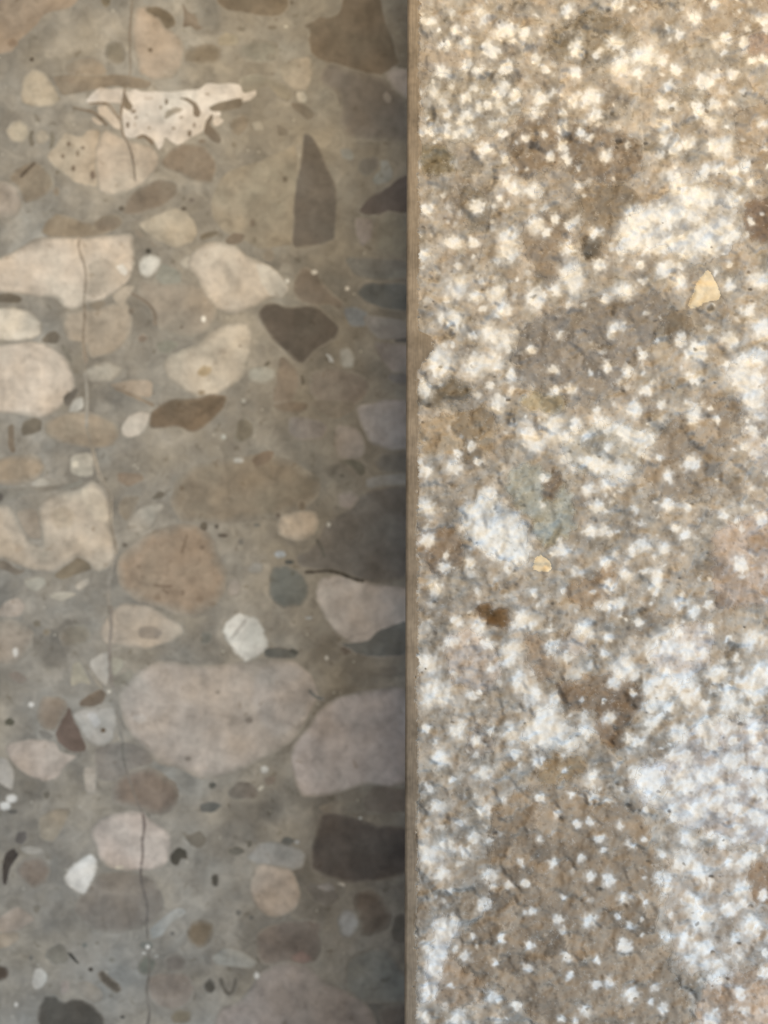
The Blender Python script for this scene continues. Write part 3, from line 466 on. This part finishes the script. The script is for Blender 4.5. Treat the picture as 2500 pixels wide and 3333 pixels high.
def mat_matrix(base):
    m, nt, b = nodes_of('polished_matrix')
    geo = add(nt, 'ShaderNodeNewGeometry'); co = geo.outputs['Position']
    w = noise(nt, co, 240, 3, .6); wv = add(nt, 'ShaderNodeVectorMath', operation='SCALE'); wv.inputs['Scale'].default_value = .0028
    nt.links.new(w.outputs['Color'], wv.inputs[0]); ad = add(nt, 'ShaderNodeVectorMath', operation='ADD'); nt.links.new(co, ad.inputs[0]); nt.links.new(wv.outputs[0], ad.inputs[1])
    n0 = noise(nt, co, 55, 3, .6)
    c = ramp(nt, n0.outputs[0], [(.3, tuple(base[0])), (.5, tuple(base[1])), (.7, tuple(base[2]))]).outputs[0]
    for sc, lo, hi in ((95, .80, 1.18), (200, .80, 1.20), (480, .90, 1.10)):  # grains of three sizes
        v = add(nt, 'ShaderNodeTexVoronoi', feature='SMOOTH_F1'); v.inputs['Scale'].default_value = sc; v.inputs['Smoothness'].default_value = .6
        nt.links.new(ad.outputs[0], v.inputs['Vector'])
        c = mix(nt, c, ramp(nt, v.outputs['Color'], [(.1, g(lo)), (.45, g(1.0)), (.9, g(hi))]).outputs[0], 1.0, 'MULTIPLY')
    nd = noise(nt, co, 330, 6, .7, 1.2); c = mix(nt, c, ramp(nt, nd.outputs[0], [(.3, g(.80)), (.5, g(1.0)), (.7, g(1.2))]).outputs[0], 1.0, 'MULTIPLY')
    n3 = noise(nt, co, 520, 2, .5, .6)
    c = mix(nt, c, ramp(nt, n3.outputs[0], [(.63, g(1.0)), (.74, (.72, .70, .66))]).outputs[0], 1.0, 'MULTIPLY')
    v = add(nt, 'ShaderNodeTexVoronoi'); v.inputs['Scale'].default_value = 260; nt.links.new(co, v.inputs['Vector'])     # rare bright grains
    c = mix(nt, c, (.62, .60, .55), ramp(nt, v.outputs['Distance'], [(.05, g(.8)), (.09, g(0))]).outputs[0])
    finish(nt, b, c, .42); return m
def mat_rough():
    m, nt, b = nodes_of('hammered_stone')
    geo = add(nt, 'ShaderNodeNewGeometry'); co = geo.outputs['Position']
    at = add(nt, 'ShaderNodeAttribute', attribute_name='tint'); c = at.outputs['Color']
    n2 = noise(nt, co, 900, 4, .65); c = mix(nt, c, ramp(nt, n2.outputs[0], [(.3, g(.95)), (.5, g(1.0)), (.72, g(1.04))]).outputs[0], 1.0, 'MULTIPLY')
    n1 = noise(nt, co, 2600, 3, .6)
    finish(nt, b, c, .75, n1.outputs[0], .000012); return m
def mat_edge():
    m, nt, b = nodes_of('honed_edge')
    geo = add(nt, 'ShaderNodeNewGeometry'); co = geo.outputs['Position']
    at = add(nt, 'ShaderNodeAttribute', attribute_name='tint'); c = at.outputs['Color']
    mp = add(nt, 'ShaderNodeMapping'); mp.inputs['Scale'].default_value = (1, .06, 1); nt.links.new(co, mp.inputs['Vector'])   # grinding lines run along the edge
    n1 = noise(nt, mp.outputs[0], 3500, 3, .6); c = mix(nt, c, ramp(nt, n1.outputs[0], [(.3, g(.84)), (.5, g(1.0)), (.7, g(1.14))]).outputs[0], 1.0, 'MULTIPLY')
    n2 = noise(nt, co, 160, 3, .6); c = mix(nt, c, ramp(nt, n2.outputs[0], [(.3, (.84, .82, .78)), (.5, g(1.0)), (.7, (1.12, 1.1, 1.08))]).outputs[0], 1.0, 'MULTIPLY')
    finish(nt, b, c, .5, n1.outputs[0], .00003); return m

M_PEB = mat_pebble()
M_MAT = mat_matrix(MATRIX_COL)
M_RGH = mat_rough(); M_EDG = mat_edge()

# ------------------------------------------------------------------ mesh helpers
def mesh_obj(name, verts, faces, mat, parent=None, tint=None, smooth=False):
    me = bpy.data.meshes.new(name); me.from_pydata([tuple(v) for v in verts], [], faces); me.update()
    if tint is not None:
        a = me.attributes.new('tint', 'FLOAT_COLOR', 'POINT'); t = np.asarray(tint, np.float32)
        if t.ndim == 1: t = np.tile(t, (len(verts), 1))
        a.data.foreach_set('color', np.hstack([t, np.ones((len(verts), 1), np.float32)]).ravel())
    if smooth: me.polygons.foreach_set('use_smooth', [True] * len(me.polygons))
    me.materials.append(mat); o = bpy.data.objects.new(name, me); col.objects.link(o); o.parent = parent; return o
def big_mesh(name, co, quads, mat, parent, tint, nsm):
    """co (n,3), quads (m,4) as arrays; the first nsm faces are smooth"""
    me = bpy.data.meshes.new(name); n, m = len(co), len(quads)
    me.vertices.add(n); me.vertices.foreach_set('co', co.astype(np.float32).ravel())
    me.loops.add(m * 4); me.loops.foreach_set('vertex_index', quads.astype(np.int32).ravel())
    me.polygons.add(m); me.polygons.foreach_set('loop_start', np.arange(0, m * 4, 4, dtype=np.int32)); me.polygons.foreach_set('loop_total', np.full(m, 4, np.int32))
    sm = np.zeros(m, bool); sm[:nsm] = True; me.polygons.foreach_set('use_smooth', sm)
    me.update(calc_edges=True); me.validate()
    a = me.attributes.new('tint', 'FLOAT_COLOR', 'POINT'); a.data.foreach_set('color', np.hstack([tint, np.ones((n, 1))]).astype(np.float32).ravel())
    me.materials.append(mat); o = bpy.data.objects.new(name, me); col.objects.link(o); o.parent = parent; return o
def chaikin(p, it=2, closed=True, kk=.25):
    p = np.array(p, float)
    for _ in range(it):
        q = np.roll(p, -1, 0) if closed else p[1:]; a = p if closed else p[:-1]
        r = np.empty((2 * len(a), 2)); r[0::2] = (1 - kk) * a + kk * q; r[1::2] = kk * a + (1 - kk) * q
        p = r if closed else np.vstack([p[:1], r, p[-1:]])
    return p
def wobble(p, amp):
    """uneven the outline a little, a few slow waves round it"""
    n = len(p); t = np.arange(n) / n * 2 * np.pi; c = p.mean(0); d = p - c; L = np.linalg.norm(d, axis=1, keepdims=True) + 1e-6
    w = sum(random.uniform(-1, 1) / math.sqrt(k) * np.sin(k * t + random.uniform(0, 6.3)) for k in (4, 7, 11, 15, 20))
    return p + d / L * (w * amp)[:, None]
def box(name, x0, x1, y0, y1, z0, z1, mat, parent, tint=None):
    v = [(x, y, z) for z in (z0, z1) for y in (y0, y1) for x in (x0, x1)]
    return mesh_obj(name, v, [(0,2,3,1),(4,5,7,6),(0,1,5,4),(2,6,7,3),(0,4,6,2),(1,3,7,5)], mat, parent, tint)
def root(name, label, cat):
    e = bpy.data.objects.new(name, None); e.empty_display_size = .02; col.objects.link(e); e['label'] = label; e['category'] = cat; return e

# ------------------------------------------------------------------ the polished slab
XL, XR, YB, YT = -0.105, 0.115, -0.150, 0.150
slab = root('polished_stone_block', 'lower step tread of smooth polished pebbly stone, lying in shade along the raised slab', 'stone block')
box('matrix', XL, XR, YB, YT, -0.030, 0.0, M_MAT, slab)
levels = []
def crosses(p):
    """does the closed outline cut itself?"""
    a = p; b = np.roll(p, -1, 0); n = len(p)
    def side(o, q, r): return (q[..., 0] - o[..., 0]) * (r[..., 1] - o[..., 1]) - (q[..., 1] - o[..., 1]) * (r[..., 0] - o[..., 0])
    A, B, C_, D_ = a[:, None], b[:, None], a[None], b[None]
    hit = (side(A, B, C_) * side(A, B, D_) < 0) & (side(C_, D_, A) * side(C_, D_, B) < 0)
    return bool(hit.any())
def shape(p, amp):
    for k in (1, .5, .25, 0):
        q = wobble(p, amp * k)
        if not crosses(q): break
    return q
laid = []
def inside(c, poly):
    x1, y1 = poly.T; x2, y2 = np.roll(poly, -1, 0).T; k = (y1 > c[1]) != (y2 > c[1])
    return bool(np.sum(k & (c[0] < (x2 - x1) * (c[1] - y1) / np.where(y1 == y2, 1, y2 - y1) + x1)) % 2)
MATRIX_MEAN = float(np.mean(MATRIX_COL[1]))
def inlay(name, p, colour, depth, label=None, soft=1.0):
    """a piece set into the polished slab: its cut face lies flush on top, its body goes down into the stone"""
    c = p.mean(0)
    if c[0] > 1318 or c[1] < -40 or c[1] > 3375: return
    p = p.copy(); p[:, 0] = np.minimum(p[:, 0], 1345)
    lo, hi = p.min(0), p.max(0)
    lv = 1 + max([l for a, b, l in levels if (a < hi).all() and (b > lo).all()], default=0); levels.append((lo, hi, lv))
    z = 6e-6 * lv
    area = 0.5 * np.sum(p[:, 0] * np.roll(p[:, 1], -1) - np.roll(p[:, 0], -1) * p[:, 1])
    if area > 0: p = p[::-1]                                                # clockwise in the photo's y-down frame: outward normal is +nrm
    n = len(p); cc = low(*c); cx = min(c[0], 1300); tint = albedo_low(cx, np.clip(c[1], 0, 3333), colour)
    tint = np.clip(1.06 * (tint * .84 + .16 * tint.mean()), .02, .86)
    near = abs(math.log(tint.mean() / MATRIX_MEAN))                          # stones close to the matrix in colour fade into it, the others end sharply
    per = np.linalg.norm(np.roll(p, -1, 0) - p, axis=1).sum(); thick = 2 * abs(area) / per
    W = min(.30 * thick, 26 - 18 * min(1, near / .8)) * soft
    d = np.roll(p, -1, 0) - np.roll(p, 1, 0); d /= np.linalg.norm(d, axis=1, keepdims=True) + 1e-9; nrm = np.stack([-d[:, 1], d[:, 0]], 1)
    wv = (W * np.array([random.uniform(.6, 1.4) for _ in range(n)]))[:, None]
    for _ in range(4):
        if not crosses(p - nrm * wv): break
        wv = wv * .5
    mx = np.array(MATRIX_COL[1])
    for poly, tt, ar in laid:                                                    # a piece lying inside another stone fades into that stone
        if ar > abs(area) and inside(c, poly): mx = tt
    laid.append((p, tint, abs(area)))
    rings = [(p + nrm * wv * .3, .88), (p - nrm * wv * .35, .40), (p - nrm * wv, 0.0)]
    v, f, tc = [], [], []
    for j, (q, k) in enumerate(rings): v += [low(*s_) + (z + 1e-6 * j,) for s_ in q]; tc += [tint * (1 - k) + mx * k] * n
    v += [(cc[0] + (x - cc[0]) * .8, cc[1] + (y - cc[1]) * .8, -depth) for x, y, _ in v[:n]]; tc += [tint] * n
    for a in (0, n): f += [(a + i, a + (i + 1) % n, a + n + (i + 1) % n, a + n + i) for i in range(n)]
    f += [tuple(range(2 * n, 3 * n)), tuple(range(4 * n - 1, 3 * n - 1, -1))] + [(i, 3 * n + i, 3 * n + (i + 1) % n, (i + 1) % n) for i in range(n)]
    o = mesh_obj(name, v, f, M_PEB, slab, tc)
    if label: o['label'] = label
    return o
for e in PEB:
    p = chaikin(pts(e[0], e[2]), 1 if len(e[2]) > 420 else 2, True, .17); s = np.ptp(p, axis=0).min()
    inlay('pebble', shape(p, min(5.5, .035 * s + .5)), e[1], min(.010, max(.0015, s * S * .4)), e[3] if len(e) > 3 else None)
for t, c, w, line in VEIN:
    k = T[t][2]; p = chaikin(pts(t, line), 2, False)
    d = np.gradient(p, axis=0); d /= np.linalg.norm(d, axis=1, keepdims=True) + 1e-9; nrm = np.stack([-d[:, 1], d[:, 0]], 1)
    n = len(p); hw = np.array([w * k * .5 * random.uniform(.65, 1.1) for _ in range(n)]); hw[0] *= .35; hw[-1] *= .35
    inlay('vein', np.vstack([p + nrm * hw[:, None], (p - nrm * hw[:, None])[::-1]]), c, .003)
for t, x, y, rx, ry, c in sorted(SPOT, key=lambda s_: -s_[3] * s_[4]):
    if rx == 0: continue
    ox, oy, k = T[t]; n = 14; th = np.arange(n) / n * 2 * np.pi
    p = np.stack([ox + k * (x + rx * np.cos(th)), oy + k * (y + ry * np.sin(th))], 1)
    inlay('grain', wobble(p, .2 * k * min(rx, ry)), c, .0012, None, 1.3)

# ------------------------------------------------------------------ the hammered slab: one relief, cut into the stones it is made of
upper = root('hammered_stone_block', 'raised step slab of rough bush-hammered pebbly stone with white bruises and a smooth narrow margin', 'stone block')
STEP = 2.7
U1, V0, V1 = 1240, -640, 3973                                              # px right of the arris, px down
us = np.arange(0, U1, STEP); vsx = np.arange(V0, V1, STEP); NU, NV = len(us), len(vsx)
Ug, Vg = np.meshgrid(us, vsx)
XE = lambda v: 1325.0 - 9.0 * v / 3333.0
PX, PY = XE(Vg) + Ug, Vg
def fnoise(wl, seed, beta=1.0):
    """smooth random field whose features are about wl px wide"""
    r = np.random.default_rng(seed); f = np.fft.rfft2(r.standard_normal((NV, NU)))
    ky = np.fft.fftfreq(NV, STEP)[:, None]; kx = np.fft.rfftfreq(NU, STEP)[None]; k = np.hypot(kx, ky)
    f *= np.exp(-(k * wl * .55) ** 2); n = np.fft.irfft2(f, (NV, NU)); return n / n.std()
def worley(x, y, cell, seed):
    """nearest seeds: index of the cell, offset from its centre, gap to the next cell"""
    r = np.random.default_rng(seed); gx = int(3200 / cell) + 6; gy = int(5200 / cell) + 6
    jx = r.random((gy, gx)); jy = r.random((gy, gx))
    cx = np.floor((x - 1100) / cell).astype(int) + 2; cy = np.floor((y + 800) / cell).astype(int) + 2
    b1 = np.full(x.shape, 1e9); b2 = b1.copy(); idx = np.zeros(x.shape, int); ox = np.zeros(x.shape); oy = ox.copy()
    for j in (-1, 0, 1):
        for i in (-1, 0, 1):
            a, b = np.clip(cy + j, 0, gy - 1), np.clip(cx + i, 0, gx - 1)
            dx = x - 1100 - (b - 2 + jx[a, b]) * cell; dy = y + 800 - (a - 2 + jy[a, b]) * cell; d = np.hypot(dx, dy)
            near = d < b1; b2 = np.where(near, b1, np.minimum(b2, d)); b1 = np.where(near, d, b1)
            idx = np.where(near, a * gx + b, idx); ox = np.where(near, dx, ox); oy = np.where(near, dy, oy)
    return idx, ox / cell, oy / cell, (b2 - b1) / cell, gx * gy
sst = lambda a, b, x: (lambda t: t * t * (3 - 2 * t))(np.clip((x - a) / (b - a), 0, 1))

wx = 6 * fnoise(60, 1) + 3.5 * fnoise(18, 2) + 1.2 * fnoise(7, 3); wy = 6 * fnoise(60, 4) + 3.5 * fnoise(18, 5) + 1.2 * fnoise(7, 6)
WX, WY = PX + wx, PY + wy
def window(x0, x1, y0, y1):
    j0 = max(0, int((y0 - V0) / STEP)); j1 = min(NV, int((y1 - V0) / STEP) + 2); i0 = max(0, int((x0 - 1327) / STEP)); i1 = min(NU, int((x1 - 1314) / STEP) + 2)
    return slice(j0, j1), slice(i0, i1)
ids = np.zeros((NV, NU), int)
share = np.full((NV, NU), .38)
baseC = np.zeros((NV, NU, 3))
nb = fnoise(150, 7)[..., None]; nb2 = fnoise(45, 8)[..., None]
baseC[:] = np.array([.350, .310, .270]) * (1 + .10 * nb + .06 * nb2) + np.array([-.006, .002, .008]) * np.clip(fnoise(110, 77), -1.5, 1.5)[..., None]
LU = light_at(PX, PY, LUT_UP, 1310, 2500)
mute = lambda c, k: c * (1 - k) + c.mean() * k
for k, e in enumerate(CLAST):
    p = chaikin(pts(e[0], e[3]), 1 if e[2] == 0 else 2); lo, hi = p.min(0) - 30, p.max(0) + 30
    a, b = window(lo[0], hi[0], lo[1], hi[1]); q = .25 if e[2] == 0 else 1.0
    X, Y = PX[a, b] + q * wx[a, b], PY[a, b] + q * wy[a, b]; ins = np.zeros(X.shape, bool)
    for (x1, y1), (x2, y2) in zip(p, np.roll(p, -1, 0)):
        if y1 != y2: ins ^= ((y1 > Y) != (y2 > Y)) & (X < (x2 - x1) * (Y - y1) / (y2 - y1) + x1)
    ids[a, b] = np.where(ins, k + 1, ids[a, b]); share[a, b] = np.where(ins, e[2], share[a, b]); baseC[a, b] = np.where(ins[..., None], (.80 if e[2] >= .5 else 1.0) * mute(lin(e[1]), 0 if e[2] in (0, .12) else .10) / light_at(*[np.float64(s_) for s_ in p.mean(0)], LUT_UP, 1310, 2500), baseC[a, b])
yellow = [k + 1 for k, e in enumerate(CLAST) if e[2] == 0]
chip = np.isin(ids, yellow)
# smooth margin along the arris
mw = 41 + 2.0 * fnoise(220, 9) + 2.2 * fnoise(40, 10) + 1.2 * fnoise(14, 11) - 9 * sst(1.4, 2.4, fnoise(30, 12)) + 52 * sst(1070, 1105, PY) * (1 - sst(1130, 1215, PY)) + 14 * sst(430, 480, PY) * (1 - sst(480, 520, PY))
margin = Ug < mw
ids[margin] = -1

# facets left by the hammer
i1, fx, fy, gap1, n1 = worley(WX, WY, 74, 21); i2, hx, hy, gap2, n2 = worley(PX + 1.8 * wx, PY + 1.8 * wy, 33, 22)
r = np.random.default_rng(5)
t1 = r.normal(0, 1, (n1, 5)); t2 = r.normal(0, 1, (n2, 5))
z = (.032 * t1[i1, 0] + .26 * (t1[i1, 1] * fx + t1[i1, 2] * fy)) + .9 * (.022 * t2[i2, 0] + .13 * (t2[i2, 1] * hx + t2[i2, 2] * hy))
z += .07 * fnoise(90, 31) + .030 * fnoise(24, 32) + .004 * fnoise(9, 33)
# bruises
bru = np.zeros((NV, NU)); dent = np.zeros((NV, NU))
marks = []
for t, s in MARK.items():
    ox, oy, k = T[t]
    for m in s.split(','):
        x, y, rr = map(float, m.split()); x, y, rr, st = ox + k * x, oy + k * y, k * rr, random.choice((1, 1, 1, .9, .75))
        marks.append((x, y, rr * 1.08, st))
        for _ in range(3):                                                  # each blow leaves a lobed patch
            th = random.uniform(0, 6.3); q = random.uniform(.4, .75) * rr; marks.append((x + q * math.cos(th), y + q * math.sin(th), rr * random.uniform(.55, .95), st * random.uniform(.45, .95)))
ntr = len(marks)
for _ in range(6800):
    x, y = random.uniform(1340, 2560), random.uniform(-630, 3960)
    a, b = min(NV - 1, max(0, int((y - V0) / STEP))), min(NU - 1, max(0, int((x - XE(y)) / STEP)))
    if random.random() < share[a, b] ** 1.4 * (.60 if -10 < y < 3343 and x < 2510 else 1.0):
        marks.append((x, y, *((random.uniform(12, 24), random.uniform(.5, 1)) if share[a, b] >= .5 and random.random() < .7 else (random.uniform(6, 16), random.uniform(.25, .85)))))
w2x = 2.6 * fnoise(32, 41) + .35 * fnoise(12, 42); w2y = 2.6 * fnoise(32, 43) + .35 * fnoise(12, 44)
for x, y, rr, st in marks:
    a, b = window(x - 2 * rr - 18, x + 2 * rr + 18, y - 2 * rr - 18, y + 2 * rr + 18)
    q = min(1.2, rr / 15); X = PX[a, b] + q * w2x[a, b] - x; Y = PY[a, b] + q * w2y[a, b] - y
    th = random.uniform(0, 3.14); el = random.uniform(.7, 1.4); c_, s_ = math.cos(th), math.sin(th)
    d = np.hypot((X * c_ + Y * s_) * el, (-X * s_ + Y * c_) / el) / rr
    val = st * (.70 * (1 - sst(.36, 1.15, d)) + .30 * (1 - sst(.5, 1.9, d)))
    bru[a, b] = 1 - (1 - bru[a, b]) * (1 - val); dent[a, b] = np.maximum(dent[a, b], (1 - sst(0, 1.3, d)) * min(1, rr / 20))
# crushed rims and cloudy whitening between the bruises on the softer stones
rim = (1 - sst(.02, .16, gap2)) * sst(.6, 1.6, fnoise(34, 51)) * .22
cloud = sst(.0, 1.6, fnoise(46, 52) + .3 * fnoise(18, 53)) * np.clip(share * .5 - .08, 0, .25)
white = np.clip(bru + (1 - bru) * np.clip(rim + cloud, 0, .8), 0, 1)
white *= .95 + .05 * np.clip(fnoise(8, 54), -1.5, 1.2)
white = np.clip(np.where(chip, white * .12, white), 0, 1)
z -= .10 * dent
# cracks and pits
dark = np.zeros((NV, NU))
for t, line in CRACK:
    p = chaikin(pts(t, line), 2, False); lo, hi = p.min(0) - 20, p.max(0) + 20; a, b = window(lo[0], hi[0], lo[1], hi[1])
    X, Y = PX[a, b] + .8 * w2x[a, b] * .6, PY[a, b] + .8 * w2y[a, b] * .6; dm = np.full(X.shape, 1e9)
    for (x1, y1), (x2, y2) in zip(p[:-1], p[1:]):
        L = (x2-x1)**2 + (y2-y1)**2 + 1e-9; tt = np.clip(((X-x1)*(x2-x1) + (Y-y1)*(y2-y1)) / L, 0, 1); dm = np.minimum(dm, np.hypot(X-x1-tt*(x2-x1), Y-y1-tt*(y2-y1)))
    dark[a, b] = np.maximum(dark[a, b], (1 - sst(1.5, 6.0, dm)) * (.03 + .35 * sst(-.6, 1.0, fnoise(70, 61)[a, b])))
pit = []
for t, s in PIT.items():
    ox, oy, k = T[t]; pit += [(ox + k * x, oy + k * y, k * rr * .8, random.uniform(.6, .95)) for x, y, rr in (map(float, m.split()) for m in s.split(','))]
for _ in range(260): pit.append((random.uniform(1370, 2560), random.uniform(-630, 3960), random.uniform(3, 7), random.uniform(.25, .7)))
for x, y, rr, st in pit:
    a, b = window(x - 2 * rr - 8, x + 2 * rr + 8, y - 2 * rr - 8, y + 2 * rr + 8); q = min(1, rr / 12)
    dark[a, b] = np.maximum(dark[a, b], st * (1 - sst(.35, 1.25, np.hypot((PX[a, b] + q * w2x[a, b] - x) * .8, PY[a, b] + q * w2y[a, b] - y) / rr)))
dark = np.where(chip, dark * .3, dark); white *= 1 - dark
z -= .30 * dark
z *= np.where(chip, .55, 1.0)
# joints between the stones are a touch lower
bd = np.zeros((NV, NU)); e_ = ids[:, 1:] != ids[:, :-1]; bd[:, 1:] = np.maximum(bd[:, 1:], e_); bd[:, :-1] = np.maximum(bd[:, :-1], e_)
e_ = ids[1:] != ids[:-1]; bd[1:] = np.maximum(bd[1:], e_); bd[:-1] = np.maximum(bd[:-1], e_)
z -= .02 * bd * (ids >= 0)
# surface colour
def blur(a, w):
    ky = np.fft.fftfreq(NV, STEP)[:, None]; kx = np.fft.rfftfreq(NU, STEP)[None]; gk = np.exp(-2 * (np.pi * np.hypot(kx, ky) * w) ** 2)
    return np.stack([np.fft.irfft2(np.fft.rfft2(a[..., c_]) * gk, (NV, NU)) for c_ in range(3)], -1)
alb = np.where(chip[..., None], baseC, blur(np.where(chip[..., None], np.array([.350, .310, .270]), baseC), 5.5))
tone = 1 + .12 * t1[i1, 3][..., None] + .07 * t2[i2, 3][..., None] + .04 * nb2 + .012 * fnoise(14, 71)[..., None]
alb *= np.clip(blur(tone.repeat(3, -1), 1.8), .6, 1.45)
alb *= 1 + .012 * fnoise(70, 72)[..., None] * np.array([1, 0, -1.2])
wcol = np.array([.85, .85, .855]); wh = white[..., None]; wcol = wcol * (1 + .014 * np.clip(fnoise(80, 95), -2, 2)[..., None] * np.array([1, .2, -1]) - .05 * np.clip(fnoise(35, 96), 0, 2)[..., None])
alb = alb * (1 - .95 * wh) + (.9 * wcol + .1 * alb * 1.5) * .95 * wh
crev = sst(1.0, 2.2, fnoise(26, 91)) * (1 - white) * np.where(chip, 0, .24)                # random hollows between bruises, coloured darker and set lower
z -= .10 * crev
alb = alb * (1 - .62 * dark[..., None]) * (1 - crev[..., None])
z = blur(z[..., None].repeat(3, -1), 4.4)[..., 0]
hz = H - .00035 + z * .001 * RELIEF
# margin: honed flat, eased over at the arris
ease = 1 - np.clip(Ug / 10, 0, 1)
mz = H - .00016 - .00022 * (1 - np.clip(Ug / 42, 0, 1)) - .00045 * ease ** 2 + .000006 * fnoise(120, 81)
mc = np.array([.25, .205, .16]) * (1 + .10 * fnoise(170, 82)[..., None] + .05 * fnoise(30, 83)[..., None])
blend = sst(-5, 5, Ug - mw); hz = hz * blend + mz * (1 - blend); alb = np.where(margin[..., None], mc, alb)
alb = np.clip(alb, .015, .86)
XYZ = np.stack([(PX - 1250) * S, (1666.5 - PY) * S, hz], -1).reshape(-1, 3); ALB = alb.reshape(-1, 3)
# cut into stones: faces take the id of their upper left corner
q00 = (np.arange(NV - 1)[:, None] * NU + np.arange(NU - 1)[None]); F = np.stack([q00, q00 + NU, q00 + NU + 1, q00 + 1], -1).reshape(-1, 4)
FI = ids[:-1, :-1].ravel()
def cut(name, sel, mat, depth, label=None):
    f = F[sel]
    if len(f) < 12: return
    vid, inv = np.unique(f, return_inverse=True); f = inv.reshape(-1, 4); n = len(vid); co = XYZ[vid]
    e = np.stack([f, np.roll(f, -1, 1)], -1).reshape(-1, 2); key = np.sort(e, 1); key = key[:, 0].astype(np.int64) * n + key[:, 1]
    u, first, cnt = np.unique(key, return_index=True, return_counts=True); be = e[first[cnt == 1]]
    bv, binv = np.unique(be, return_inverse=True); binv = binv.reshape(-1, 2); lowv = co[bv].copy(); lowv[:, 2] = H - depth
    sk = np.stack([be[:, 1], be[:, 0], n + binv[:, 0], n + binv[:, 1]], 1)
    o = big_mesh(name, np.vstack([co, lowv]), np.vstack([f, sk]), mat, upper, np.vstack([ALB[vid], ALB[vid][bv]]), len(f))
    if label: o['label'] = label
    return o
cut('smooth_margin', FI == -1, M_EDG, .004, 'narrow smooth ground strip along the edge of the rough slab')
cut('matrix', FI == 0, M_RGH, .004)
for k, e in enumerate(CLAST): cut('stone_chip' if e[2] == 0 else 'stone', FI == k + 1, M_RGH, .004, e[4] if len(e) > 4 else None)
# the body of the slab below its rough skin, with the sawn riser
ya, yb = (1666.5 - V1) * S, (1666.5 - V0) * S
xa = lambda y: (XE(1666.5 - y / S) - 1250) * S
xr = (1325 + U1 - 12 - 1250) * S
v = [(xa(ya) + 3e-5, ya + 1e-4, 0), (xr, ya + 1e-4, 0), (xr, yb - 1e-4, 0), (xa(yb) + 3e-5, yb - 1e-4, 0)]
v += [(x, y, H - .0035) for x, y, _ in v]
mesh_obj('slab_body', v, [(3,2,1,0),(4,5,6,7),(0,1,5,4),(1,2,6,5),(2,3,7,6),(3,0,4,7)], M_EDG, upper, lin((150,138,120)))
